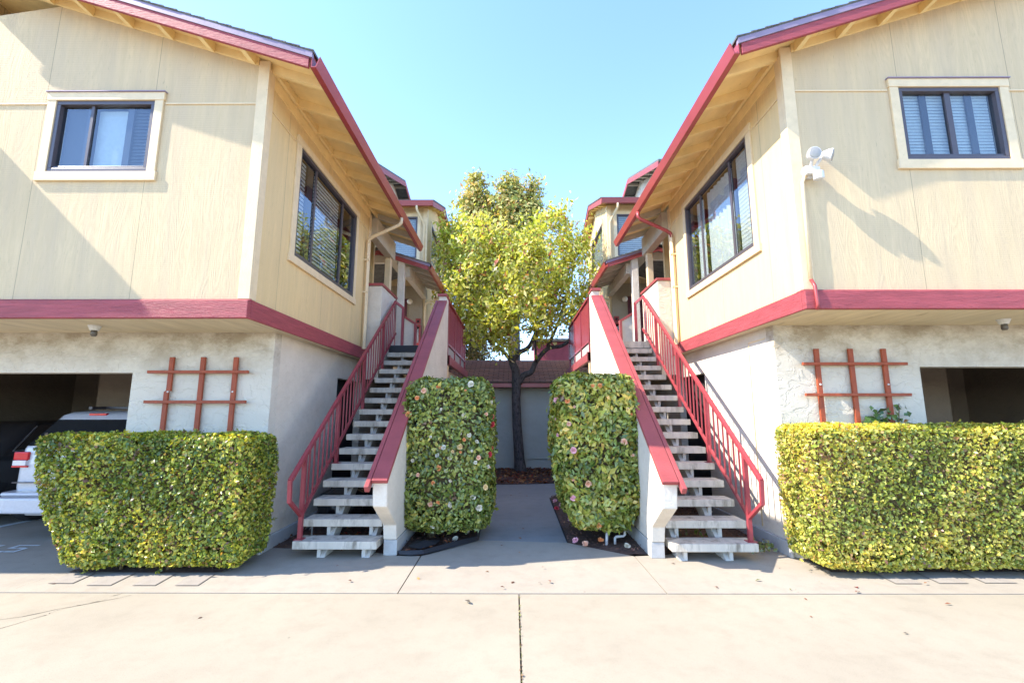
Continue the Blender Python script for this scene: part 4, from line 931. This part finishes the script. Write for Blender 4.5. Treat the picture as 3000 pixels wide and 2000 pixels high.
FL = [('w', -0.54, 5.83, 1.94), ('w', -0.56, 5.82, 1.91), ('o', -0.85, 5.83, 1.94), ('o', -0.95, 5.82, 1.88), ('f', -1.13, 5.81, 1.85), ('o', -1.2, 5.8, 1.76), ('o', -0.61, 5.81, 1.85), ('f', -0.35, 5.81, 1.58), ('o', -1.29, 5.83, 1.55), ('o', -1.3, 5.84, 1.49), ('w', -0.66, 5.77, 1.33), ('w', -0.56, 5.77, 1.31), ('w', -1.02, 5.77, 1.29), ('o', -0.62, 5.78, 1.26), ('w', -0.47, 5.78, 1.23), ('y', -0.66, 5.77, 1.17), ('o', -0.9, 5.77, 1.17), ('w', -0.86, 5.77, 1.16), ('w', -0.52, 5.78, 1.13), ('y', -0.75, 5.78, 1.12), ('o', -0.66, 5.78, 1.11), ('w', -0.93, 5.77, 1.07), ('w', -0.79, 5.77, 1.05), ('f', -0.44, 5.77, 1.05), ('w', -1.23, 5.79, 1.02), ('w', -0.48, 5.78, 0.99), ('o', -0.92, 5.77, 0.93), ('w', -0.31, 5.81, 0.93), ('f', -0.26, 5.85, 0.92), ('w', -0.83, 5.77, 0.9), ('f', -1.16, 5.78, 0.85), ('w', -0.77, 5.77, 0.79), ('o', -0.98, 5.77, 0.76), ('w', -1.34, 5.9, 0.74), ('y', -0.35, 5.81, 0.69), ('w', -0.5, 5.78, 0.6), ('o', -0.91, 5.79, 0.54), ('f', -1.0, 5.79, 0.52), ('w', -0.76, 5.77, 0.51), ('w', -0.43, 5.8, 0.47), ('w', -0.98, 5.83, 0.25), ('w', -0.27, 5.87, 1.73), ('r', -0.21, 6.12, 1.77), ('r', -0.2, 6.24, 1.68), ('r', -0.21, 5.98, 1.53), ('r', -0.21, 5.95, 1.44), ('r', -0.21, 5.98, 1.15), ('r', -0.27, 5.85, 1.08), ('w', -.62, 5.77, 1.55), ('w', -.9, 5.77, 1.62)]
FR = [('o', 0.99, 5.78, 1.91), ('o', 1.08, 5.79, 1.9), ('p', 0.56, 5.87, 1.75), ('o', 0.68, 5.77, 1.72), ('f', 0.76, 5.74, 1.65), ('p', 0.53, 5.93, 1.5), ('f', 0.69, 5.75, 1.45), ('p', 0.56, 5.83, 1.32), ('f', 1.41, 5.75, 1.62), ('o', 1.45, 5.76, 1.57), ('f', 1.35, 5.75, 1.24), ('f', 1.45, 5.75, 1.08), ('f', 0.71, 5.75, 0.8), ('f', 0.89, 5.74, 0.76), ('p', 0.66, 5.78, 0.59), ('y', 0.85, 5.75, 0.68), ('o', 0.97, 5.81, 0.27), ('p', 0.74, 5.74, 1.14)]
camellia((-.84, 6.38, 1.09), (.55, .60, .93), 20000, 'clipped camellia shrub with white and orange blossoms left of the path', [(.21, .245, .05), (.33, .35, .07), (.13, .17, .04), (.47, .41, .09)], (5, 4, 4, .9), FL, .060, (-1.1, 6.3))
def rsh(P):
    P = P.copy(); k = np.clip((P[:, 2] - .1) / .8, 0, 1); P[:, 0] = 1.22 + (P[:, 0] - 1.22) * (.72 + .28 * k); return P
camellia((1.06, 6.33, 1.13), (.51, .58, .94), 16500, 'clipped yellow green camellia with few pink and orange blossoms right of the path', [(.26, .30, .05), (.37, .37, .07), (.13, .17, .035), (.52, .45, .10), (.52, .36, .08)], (5, 4, 3, 1.5, .6), FR, .077, (1.40, 6.6), rsh)
for key, x, y, w in [('p', .734, 8.465, 'pink fallen blossom in the right bed, farthest back beside the path'), ('p', .80, 8.1, 'deep pink fallen blossom just behind two others beside the path'), ('r', .70, 7.83, 'small red fallen blossom at the path edge of the right bed'), ('p', .834, 7.07, 'pink fallen blossom below the left corner of the yellow green camellia'), ('r', 1.175, 6.72, 'red fallen blossom behind the straight pipe'), ('p', .76, 5.936, 'pale pink fallen blossom at the corner of the right bed'), ('o', 1.072, 5.949, 'orange fallen blossom left of the straight pipe'), ('w', 1.333, 5.70, 'white fallen blossom in front of the bent pipe'), ('f', .861, 5.803, 'peach fallen blossom on the front edge of the right bed'), ('w', -.62, 6.35, 'large white fallen blossom in the left bed by the path'), ('w', -.72, 6.0, 'white fallen blossom in the left bed below the camellia')]:
    o = blossom(key, (x, y, .035), (rnd.uniform(-.4, .4), -.5, 1), 1.15, None, 'fallen_blossom'); tag(o, w, 'blossom', 'fallen camellia blossoms')

def tree_limbs(mb, paths):
    for pts, r0, r1 in paths:
        P = [Vector(p) for p in pts]; sm = []
        for i in range(len(P) - 1):
            a, b, c, d = P[max(i - 1, 0)], P[i], P[i + 1], P[min(i + 2, len(P) - 1)]
            for t in (0, .25, .5, .75): sm.append(.5 * ((2 * b) + (c - a) * t + (2 * a - 5 * b + 4 * c - d) * t * t + (3 * b - a - 3 * c + d) * t ** 3))
        sm.append(P[-1]); n = len(sm); mb.tube(sm, [r0 + (r1 - r0) * i / (n - 1) for i in range(n)], 9)
def court_tree():
    t = thing('courtyard_tree', 'leafy yellow green tree with a dark leaning trunk in the middle of the court', 'tree', (.17, 12.85, 0))
    mb = MB(); Y = 12.85
    mb.tube([(.2, Y, -.05), (.18, Y, .08), (.155, Y, .35), (.09, Y, 1.3), (.065, Y, 2.0), (.08, Y, 2.45), (.06, Y, 2.75), (-.05, Y, 3.02)], [.20, .165, .14, .125, .12, .13, .12, .10], 12)
    tree_limbs(mb, [
        ([(.14, Y, 2.42), (.28, Y, 2.62), (.5, Y - .05, 2.72), (.62, Y - .1, 2.98), (.95, Y - .2, 3.35), (1.35, Y - .3, 3.42), (1.7, Y - .4, 3.7)], .10, .04),
        ([(-.05, Y, 3.0), (.15, Y - .1, 3.25), (.42, Y - .15, 3.4), (.62, Y - .2, 3.8), (.9, Y - .2, 4.5), (1.0, Y - .1, 5.6), (1.1, Y, 6.6)], .085, .02),
        ([(-.05, Y, 2.98), (-.3, Y, 3.3), (-.62, Y - .15, 3.5), (-1.0, Y - .2, 4.1), (-1.35, Y - .2, 5.0), (-1.5, Y, 6.1)], .06, .02),
        ([(-.05, Y, 3.0), (-.12, Y + .3, 3.6), (-.1, Y + .5, 4.6), (.0, Y + .6, 5.8), (.1, Y + .5, 6.6)], .06, .015),
        ([(.62, Y - .2, 3.85), (.4, Y - .5, 4.5), (.2, Y - .8, 5.3)], .04, .012), ([(.95, Y - .2, 3.4), (1.3, Y - .1, 4.2), (1.6, Y, 5.2), (1.8, Y, 6.0)], .05, .015),
        ([(-.62, Y - .15, 3.5), (-.5, Y - .6, 4.3), (-.6, Y - .9, 5.0)], .035, .012), ([(.62, Y - .2, 3.0), (.6, Y - .7, 3.6), (.8, Y - 1, 4.3)], .04, .012)])
    mb.build('trunk', 'bark', t, smooth=True)
    # crown: leaf sprays round many twig ends inside an uneven outline
    blobs = [(-1.2, 12.7, 6.3, 1.0, 1.1, 1.05), (-.9, 12.3, 5.0, 1.05, 1.0, 1.0), (.5, 12.3, 5.6, 1.15, 1.1, 1.1), (1.15, 12.6, 6.4, .85, 1.0, 1.05), (1.75, 12.6, 5.6, .62, .8, 1.1), (.2, 12.1, 4.5, 1.3, .9, .75), (-.8, 12.5, 4.1, .8, .8, .55), (1.35, 12.3, 4.55, .65, .8, .65), (-.2, 12.8, 6.1, .9, 1.0, .85), (.75, 12.4, 3.85, .5, .5, .35), (-.15, 12.3, 3.75, .55, .5, .4), (-1.75, 12.7, 6.9, .45, .6, .42), (1.05, 12.7, 7.25, .32, .5, .5), (1.5, 12.7, 7.4, .16, .3, .4), (1.95, 12.5, 6.6, .33, .5, .42), (1.75, 12.3, 4.2, .35, .4, .3), (-1.5, 12.5, 5.6, .55, .8, .7), (-1.15, 12.5, 4.0, .75, .7, .45), (-.45, 12.1, 4.15, .6, .7, .45), (1.85, 12.3, 4.75, .4, .5, .5), (-1.7, 12.5, 4.8, .5, .6, .6), (-1.9, 12.6, 6.2, .4, .5, .5)]
    ends = []
    for (x, y, z, a, b, c) in blobs:
        for k in range(max(6, int(80 * a * c))):
            d = nr.normal(0, 1, 3); d /= np.linalg.norm(d); r = nr.uniform(.35, 1.0) ** .5 * nr.uniform(.85, 1.16); ends.append((x + d[0] * a * r, y + d[1] * b * r, z + d[2] * c * r))
    E = np.array(ends); m = 27; n = len(E) * m
    off = nr.normal(0, .115, (len(E), m, 3)); off[..., 2] *= 1.5; off[..., 2] -= .08; P = (E[:, None] + off).reshape(-1, 3)
    cen = np.array([.1, 12.8, 5.3]); N = P - cen; N /= np.linalg.norm(N, axis=1, keepdims=True); N[:, 2] += .35
    col = palette(n, [(.50, .51, .08), (.62, .60, .14), (.32, .38, .06), (.80, .75, .42), (.58, .30, .13), (.38, .11, .07)], (5, 4.5, 3.0, 1.8, .5, .3), .2)
    sp = np.repeat(nr.uniform(.75, 1.2, len(E)), m)[:, None]; col = np.clip(col * sp, 0, 1)
    V, F, T = leaves(P, N, .13, col, .46, .8, 1.1, .2); npmesh('crown', V, F, 'leaf_tree', t, T)
    tw = MB()
    for e in E[::3]:
        d = Vector((cen[0] - e[0], cen[1] - e[1], cen[2] - .8 - e[2])).normalized() * .5; tw.tube([Vector(e), Vector(e) + d * .5 + Vector((0, 0, -.05)), Vector(e) + d], [.004, .007, .011], 4, False)
    stuff(tw.build('twigs', 'bark', t))
court_tree()
def far_tree(label, base, trunk_top, blobs, per, cols, ws, size, name='tall_tree', spread=.3):
    t = thing(name, label, 'tree', base); mb = MB()
    mb.tube([base, (base[0], base[1], trunk_top * .5), (base[0], base[1], trunk_top)], [.32, .22, .06], 8); mb.build('trunk', 'bark', t, smooth=True)
    E = []
    for (x, y, z, a, b, c) in blobs:
        for k in range(max(5, int(per * a * c))):
            d = nr.normal(0, 1, 3); d /= np.linalg.norm(d); r = nr.uniform(.3, 1.12) ** .6; E.append((x + d[0] * a * r, y + d[1] * b * r, z + d[2] * c * r, x, y, z))
    E = np.array(E); m = 26; off = nr.normal(0, 1, (len(E), m, 3)) * np.array([spread, spread, spread * 1.1]); P = (E[:, None, :3] + off).reshape(-1, 3)
    N = P - np.repeat(E[:, 3:], m, 0); N /= np.linalg.norm(N, axis=1, keepdims=True)
    col = np.clip(palette(len(P), cols, ws, .2) * np.repeat(nr.uniform(.7, 1.25, len(E)), m)[:, None], 0, 1)
    V, F, T = leaves(P, N + [0, 0, .3], size, col, .45, .75, .1); npmesh('crown', V, F, 'leaf_far', t, T)
    tw = MB()
    for e in E[::4]: tw.tube([Vector(e[:3]), Vector((e[0] + (e[3] - e[0]) * .7, e[1] + (e[4] - e[1]) * .7, e[2] - .5))], [.012, .03], 4, False)
    tw.build('branches', 'bark', t)
FC = [(.46, .43, .13), (.28, .31, .10), (.58, .48, .18), (.66, .42, .18)]
far_tree('tall narrow olive tree behind the court tree, left of the other spire', (-2.2, 24.5, 0), 13.5, [(-2.1, 24.5, 14.1, .45, .6, .75), (-2.35, 24.5, 13.2, .85, .8, .7), (-2.1, 24.5, 12.2, 1.0, .9, 1.0), (-2.3, 24.5, 10.6, 1.2, 1.1, 1.3), (-1.6, 24.5, 9.2, 1.3, 1.2, 1.5)], 90, FC, (4, 3, 2.5, 1.2), .24, spread=.24)
far_tree('tall dark olive tree with orange tips behind the middle of the court tree', (.1, 24, 0), 13.5, [(-.15, 24, 13.9, .6, .7, .7), (-.3, 24, 12.9, 1.0, .9, .9), (1.05, 24, 13.5, .35, .5, .85), (.85, 24, 12.2, .75, .8, 1.0), (0, 24, 11.3, 1.5, 1.2, 1.2), (.5, 24, 9.8, 1.5, 1.3, 1.5), (.3, 24, 8, 1.6, 1.4, 1.5)], 90, FC, (4, 5, 2, 1.3), .24, spread=.24)
far_tree('dry brown leafed tree behind the left balcony', (-2.6, 18, 0), 5, [(-2.2, 18, 5.6, 1.0, .8, 1.0), (-1.7, 18, 4.6, .9, .8, 1.1), (-1.3, 18.2, 3.8, .8, .7, .8), (-2.6, 18, 3.6, 1.0, .8, 1.2), (-2.4, 18, 6.9, .7, .7, .9)], 90, [(.30, .22, .10), (.20, .18, .08), (.42, .33, .17), (.16, .19, .06)], (4, 3, 2, 2), .12, 'dry_tree', .2)
# vine on the right trellis, weeds
def plantlet(name, lab, cat, base, pts, size, cols, n_each=1, mat='leaf_shrub'):
    t = thing(name, lab, cat, base); P = np.array(pts); P = np.repeat(P, n_each, 0) + nr.normal(0, .02, (len(P) * n_each, 3)); n = len(P)
    V, F, T = leaves(P, np.tile([0, -1, .4], (n, 1)), size, palette(n, cols, [1] * len(cols)), .8, .45, .4); npmesh('foliage', V, F, mat, t, T)
    mb = MB(); top = max(pts, key=lambda p: p[2]); mb.tube([base, ((base[0] + top[0]) / 2 + .02, (base[1] + top[1]) / 2, (base[2] + top[2]) / 2), top], .005, 5); mb.build('stem', 'twig', t)
vp = [(4.18 + .06 * math.sin(k * 2.1), 5.32, 1.30 + .03 * k) for k in range(12)] + [(4.45 + .05 * math.cos(k * 1.7), 5.33, 1.36 + .034 * k) for k in range(11)] + [(4.3, 5.33, 1.35 + .04 * k) for k in range(7)] + [(4.02, 5.32, 1.38 + .045 * k) for k in range(4)]
plantlet('vine', 'young green vine climbing the right trellis', 'vine', (4.3, 5.33, .9), vp, .075, [(.05, .11, .03), (.08, .15, .035), (.12, .18, .04)], 2)
plantlet('weed', 'small green weed at the foot of the right wall below the railing', 'weed', (2.87, 5.62, 0), [(2.87 + rnd.uniform(-.12, .12), 5.62 + rnd.uniform(-.1, .1), rnd.uniform(.02, .12)) for _ in range(45)], .04, [(.12, .15, .04), (.2, .18, .05)], 2)
plantlet('weed', 'leafy green plant growing behind the treads of the right staircase', 'weed', (2.0, 7.6, 0), [(2.0 + rnd.uniform(-.28, .28), 7.6 + rnd.uniform(-.3, .3), rnd.uniform(.1, 1.05)) for _ in range(110)], .07, [(.08, .13, .03), (.12, .17, .04)], 2)
plantlet('weed', 'low weeds under the second tread of the right staircase', 'weed', (2.1, 6.1, 0), [(2.1 + rnd.uniform(-.3, .35), 6.1 + rnd.uniform(-.15, .15), rnd.uniform(.02, .16)) for _ in range(60)], .04, [(.10, .14, .03), (.16, .17, .05)], 1)

# ------------------------------------------------------------------ back garage, far building
gb = thing('garage_building', 'low garage with brown tiled roof at the end of the path', 'garage', (.2, 14.5, 0))
MB().box(-6, 6.3, 13.5, 13.62, .0, 2.5).build('wall', 'greenwall', gb); MB().box(.35, 1.9, 13.47, 13.499, .28, .30).build('ledge', 'greenwall', gb)
MB().box(-6, 6.3, 13.49, 13.5, .02, .06).build('base_line', 'dark', gb) if False else None
MB().box(-6, 6.3, 12.96, 12.99, 2.30, 2.42).build('fascia', 'redmetal', gb)
MB().box(-6, 6.3, 13.0, 13.5, 2.31, 2.33).build('soffit', 'red', gb)
zz = lambda y: 2.43 + (y - 12.93) * (3.30 - 2.43) / (15.2 - 12.93)
rl = math.hypot(15.2 - 12.93, 3.30 - 2.43)
def garage_roof():
    me = bpy.data.meshes.new('roof'); mb = MB(); n = 17; L_ = rl / n
    for k in range(n): mb.add([(-6.2, k * L_, .018), (6.5, k * L_, .018), (6.5, (k + 1) * L_ + .02, .004), (-6.2, (k + 1) * L_ + .02, .004), (-6.2, k * L_, -.02), (6.5, k * L_, -.02)], [(0, 1, 2, 3), (4, 5, 1, 0)])
    me.from_pydata(mb.v, [], mb.f); me.materials.append(M['roof_tile']); o = bpy.data.objects.new('roof', me); COL.objects.link(o); o.parent = gb
    o.location = (0 - .2, 12.93 - 14.5, 2.43); o.rotation_euler = (math.atan2(3.30 - 2.43, 15.2 - 12.93), 0, 0)
garage_roof()
MB().prism([(15.2, 3.29), (18, 2.3), (18, 2.2), (15.2, 3.2)], 'x', -6.2, 6.5).build('rear_slope', 'shingle', gb)
fb = thing('burgundy_building', 'distant burgundy building above the brown roof', 'building', (3.5, 19.5, 0))
MB().box(.95, 6, 19.2, 22, 0, 4.55).build('wall', 'farred', fb); MB().box(.85, 6.1, 19.0, 22.1, 4.552, 4.66).build('roof', 'shingle', fb)
m_ = MB(); m_.box(1.5, 2.3, 18.98, 19.03, 4.78, 4.82); [m_.box(1.5 + k * .26, 1.53 + k * .26, 18.98, 19.03, 4.662, 4.78) for k in range(4)]; m_.build('roof_rail', 'whitemetal', fb)

# ------------------------------------------------------------------ clutter under and beside the stairs
def bag(x, y, r, h, lab):
    bm = bmesh.new(); bmesh.ops.create_icosphere(bm, subdivisions=4, radius=1)
    for v in bm.verts:
        a = math.atan2(v.co.y, v.co.x); w = 1 + .07 * math.sin(a * 7 + v.co.z * 5) + .05 * math.sin(a * 13 - v.co.z * 9) + rnd.uniform(-.02, .02)
        z = v.co.z; neck = 1 if z < .5 else max(.25, 1 - (z - .5) * 1.5)
        v.co = Vector((v.co.x * r * w * neck + x, v.co.y * r * w * neck + y, max(.01, (z + .8) / 1.8 * h)))
    me = bpy.data.meshes.new('trash_bag'); bm.to_mesh(me); bm.free(); me.materials.append(M['bag']); me.polygons.foreach_set('use_smooth', [True] * len(me.polygons))
    o = bpy.data.objects.new('trash_bag', me); COL.objects.link(o); return tag(o, lab, 'trash bag', 'black bags under the left stairs')
bag(-2.45, 6.85, .34, .62, 'black plastic trash bag under the left stairs, nearest the wall'); bag(-1.95, 7.35, .32, .75, 'black plastic trash bag farther back under the left stairs')
tag(MB().box(-2.0, -1.55, 9.0, 9.05, 0, 2.1).build('store_door', 'door'), 'dark burgundy door seen between the left treads', 'door')
p1 = thing('standpipe', 'short straight grey standpipe in the right bed', 'pipe', (1.14, 5.94, 0))
MB().tube([(1.14, 5.94, -.02), (1.15, 5.95, .13)], .018, 10).build('pipe', 'pvc', p1, smooth=True); MB().lathe((1.15, 5.95, .13), [(.022, 0), (.024, .05), (.016, .055), (.016, .08), (.02, .085), (.018, .1)], 10).build('valve', 'brass', p1)
p2 = thing('standpipe', 'bent white pipe with a hose tap in the right bed', 'pipe', (1.27, 6.0, 0))
MB().tube([(1.255, 5.98, -.02), (1.255, 5.98, .06), (1.27, 5.98, .075), (1.36, 5.99, .08), (1.38, 5.99, .095), (1.385, 5.99, .17)], .016, 12).build('pipe', 'pvc', p2, smooth=True)
MB().lathe((1.385, 5.99, .17), [(.02, 0), (.02, .05), (.013, .06), (.013, .10), (.02, .105), (.02, .12)], 10).bar((1.36, 5.985, .25), (1.42, 5.985, .25), .012).build('tap', 'brass', p2)
tag(MB().tube([(-2.50, 5.95, 0), (-2.50, 5.95, .26), (-2.48, 5.95, .30), (-2.44, 5.95, .30), (-2.43, 5.95, .26)], .011, 8).build('gas_pipe', 'plinth', None, True), 'thin grey bent pipe under the left railing', 'pipe')
def edging():
    mb = MB(); pts = [(-1.32, 5.50), (-1.18, 5.47), (-1.04, 5.50), (-.72, 5.83), (-.47, 6.10), (-.475, 6.5), (-.49, 7.6), (-.5, 8.9)]; vs = []
    for i, p in enumerate(pts):
        for k in range(3): vs.append((p[0] - .032 * (k - 1) + rnd.uniform(-.012, .012), p[1] + .032 * (k - 1), .008 + (.035 if k == 1 else 0) + rnd.uniform(0, .015)))
    fs = [(i * 3 + k, i * 3 + k + 1, i * 3 + k + 4, i * 3 + k + 3) for i in range(len(pts) - 1) for k in range(2)]; mb.add(vs, fs)
    g = [(-1.24, 5.62), (-1.08, 5.58), (-.92, 5.74), (-.9, 5.9), (-1.0, 5.98), (-1.2, 5.9)]
    mb.add([(-1.06, 5.76, .09)] + [(p[0], p[1], .03 + rnd.uniform(0, .03)) for p in g], [(0, i + 1, (i + 1) % 6 + 1) for i in range(6)])
    tag(mb.build('weed_fabric', 'fabric', None, fix=False), 'crumpled black weed fabric along the edge of the left bed', 'weed fabric')
edging()

# ------------------------------------------------------------------ cars in the left garage
def car(name, lab, cx, yr, hw, rings, length, paint_, parts):
    t = thing(name, lab, 'car', (cx, yr + length / 2, 0), None)
    N = 28; vs = []; fs = []
    def ring(z, k, yy0, yy1):
        out = []; hw_ = k; hl = (yy1 - yy0) / 2; yc = (yy0 + yy1) / 2; p = 7
        rc = min(.13, hw_ * .4)
        for i in range(N):
            q, j = divmod(i, 7); a = math.pi / 2 * (q + j / 6); sx, sy = ((1, 1), (-1, 1), (-1, -1), (1, -1))[q]
            out.append((cx + sx * (hw_ - rc) + rc * math.cos(a), yc + sy * (hl - rc) + rc * math.sin(a), z))
        return out
    for z, k, a, b in rings: vs += ring(z, k, yr + a, yr + b)
    for i in range(len(rings) - 1):
        for k in range(N): fs.append((i * N + k, i * N + (k + 1) % N, (i + 1) * N + (k + 1) % N, (i + 1) * N + k))
    fs.append(tuple(range((len(rings) - 1) * N, len(rings) * N)))
    MB().add(vs, fs).build('body', paint_, t, smooth=True)
    for x in (-1, 1):
        for y in (.85, length - .9):
            X_ = cx + x * (hw - .10); w = MB().lathe((X_ - .1, yr + y, .31), [(.20, 0), (.30, .01), (.315, .05), (.315, .16), (.30, .2), (.2, .205)], 24, (1, 0, 0)).build('wheel', 'rubber', t)
            mb = MB(); mb.lathe((X_ + x * .1 - .012, yr + y, .31), [(.20, 0), (.19, .02), (.06, .025)], 20, (1, 0, 0)); mb.build('rim', 'rim', w)
    return t
van = car('minivan', 'silver minivan parked tail out in the left garage', -5.76, 6.06, .72, [(.28, .66, .12, 4.55), (.44, .715, .05, 4.6), (.64, .73, .03, 4.62), (.92, .735, .04, 4.6), (1.13, .71, .05, 4.3), (1.16, .70, .06, 4.1), (1.50, .60, .33, 3.3), (1.56, .575, .37, 3.2), (1.60, .52, .44, 3.1), (1.62, .40, .6, 2.9)], 4.6, 'silver', None)
def quadstrip(name, mat, par, P): MB().add(P, [(0, 1, 2, 3)]).build(name, mat, par, fix=False)
zf = lambda z: 6.06 + .06 + (z - 1.16) / (1.50 - 1.16) * .27
quadstrip('rear_window', 'carglass', van, [(-6.38, zf(1.165) - .006, 1.165), (-5.14, zf(1.165) - .006, 1.165), (-5.24, zf(1.50) - .006, 1.50), (-6.28, zf(1.50) - .006, 1.50)])
quadstrip('side_window', 'carglass', van, [(-6.475, 6.45, 1.15), (-6.475, 9.2, 1.15), (-6.37, 9.0, 1.5), (-6.37, 6.62, 1.5)])
MB().prism([(-6.53, 5.965), (-6.50, 5.90), (-6.3, 5.86), (-5.2, 5.86), (-5.02, 5.90), (-4.99, 5.965), (-4.99, 6.3), (-6.53, 6.3)], 'z', .36, .55).prism([(-6.52, 6.02), (-6.46, 5.95), (-5.06, 5.95), (-5.0, 6.02), (-5.0, 6.3), (-6.52, 6.3)], 'z', .551, .60).build('bumper', 'silver', van, bevel=.025)
m_ = MB(); m_.box(-6.50, -6.31, 6.075, 6.36, .985, 1.09); a = m_.build('tail_light', 'taillight', van, bevel=.012)
m_ = MB(); m_.box(-6.498, -6.325, 6.07, 6.35, .915, .983); m_.build('reverse_lens', 'clearlight', a, bevel=.01)
m_ = MB(); m_.box(-6.502, -6.305, 6.073, 6.36, .895, .914); m_.build('lower_lens', 'taillight', a)
m_ = MB(); m_.box(-5.21, -5.02, 6.075, 6.36, .895, 1.09); m_.build('tail_light', 'taillight', van, bevel=.012)
m_ = MB(); m_.box(-5.90, -5.66, 6.41, 6.46, 1.555, 1.585); m_.build('brake_light', 'taillight', van, bevel=.008)
m_ = MB(); m_.bar((-6.2, 6.75, 1.66), (-6.15, 8.8, 1.69), .05, .04); m_.bar((-5.35, 6.75, 1.66), (-5.4, 8.8, 1.69), .05, .04); m_.bar((-6.2, 7.0, 1.665), (-5.3, 7.0, 1.665), .05, .03); m_.build('roof_rack', 'bronze', van)
m_ = MB(); m_.box(-6.42, -5.1, 6.03, 6.075, .705, .715); m_.build('tailgate_seam', 'bronze', van)
suv = car('estate_car', 'charcoal car deep in the left garage beside the minivan', -8.0, 6.35, .84, [(.28, .78, .1, 4.5), (.6, .84, .02, 4.5), (.95, .84, .05, 4.4), (1.05, .80, .15, 3.2), (1.40, .66, .7, 2.7), (1.46, .58, .85, 2.5)], 4.5, 'blackcar', None)
quadstrip('side_window', 'carglass', suv, [(-7.20, 6.75, 1.06), (-7.20, 9.3, 1.06), (-7.33, 9.0, 1.37), (-7.33, 7.15, 1.37)])
MB().bar((-7.185, 6.7, 1.05), (-7.185, 9.3, 1.05), .012).bar((-7.185, 6.7, 1.05), (-7.325, 7.12, 1.39), .012).build('window_strip', 'rim', suv)

# ------------------------------------------------------------------ light, sky, camera
TR = Vector((1.04, .22, -1.0)).normalized()      # way the sunlight travels
sun = bpy.data.lights.new('sun', 'SUN'); sun.energy = 2.75; sun.angle = R(.53); sun.color = (1, .92, .80)
so = bpy.data.objects.new('sun', sun); COL.objects.link(so); so.rotation_mode = 'QUATERNION'; so.rotation_quaternion = Vector((0, 0, -1)).rotation_difference(TR); so.location = (-10, -3, 12)
W = bpy.data.worlds.new('World'); S.world = W; W.use_nodes = True; nt = W.node_tree; bg = nt.nodes['Background']
sky = nt.nodes.new('ShaderNodeTexSky'); sky.sky_type = 'NISHITA'; sky.sun_disc = False
sky.sun_elevation = math.asin(-TR.z); sky.sun_rotation = math.atan2(-TR.x, -TR.y); sky.air_density = 1.0; sky.dust_density = .1; sky.altitude = 900; sky.ozone_density = 1.0
tn = nt.nodes.new('ShaderNodeMix'); tn.data_type = 'RGBA'; tn.blend_type = 'MULTIPLY'; tn.inputs[0].default_value = 1; tn.inputs[7].default_value = (.86, .955, 1.10, 1)
nt.links.new(sky.outputs[0], tn.inputs[6]); nt.links.new(tn.outputs[2], bg.inputs[0]); bg.inputs[1].default_value = .15
cam = bpy.data.cameras.new('camera'); co = bpy.data.objects.new('camera', cam); COL.objects.link(co); S.camera = co
cam.sensor_width = 36; cam.lens = 36 * 1340 / 3000; cam.clip_start = .05; cam.clip_end = 2000
co.location = (0, 0, 1.6); co.rotation_euler = (R(90 + 8.78), 0, R(.21))
S.render.engine = 'CYCLES'; S.cycles.max_bounces = 8; S.cycles.diffuse_bounces = 4; S.cycles.transparent_max_bounces = 12
S.view_settings.view_transform = 'Standard'; S.view_settings.look = 'None'; S.view_settings.exposure = 2.08; S.view_settings.gamma = 1
S.cycles.use_denoising = True
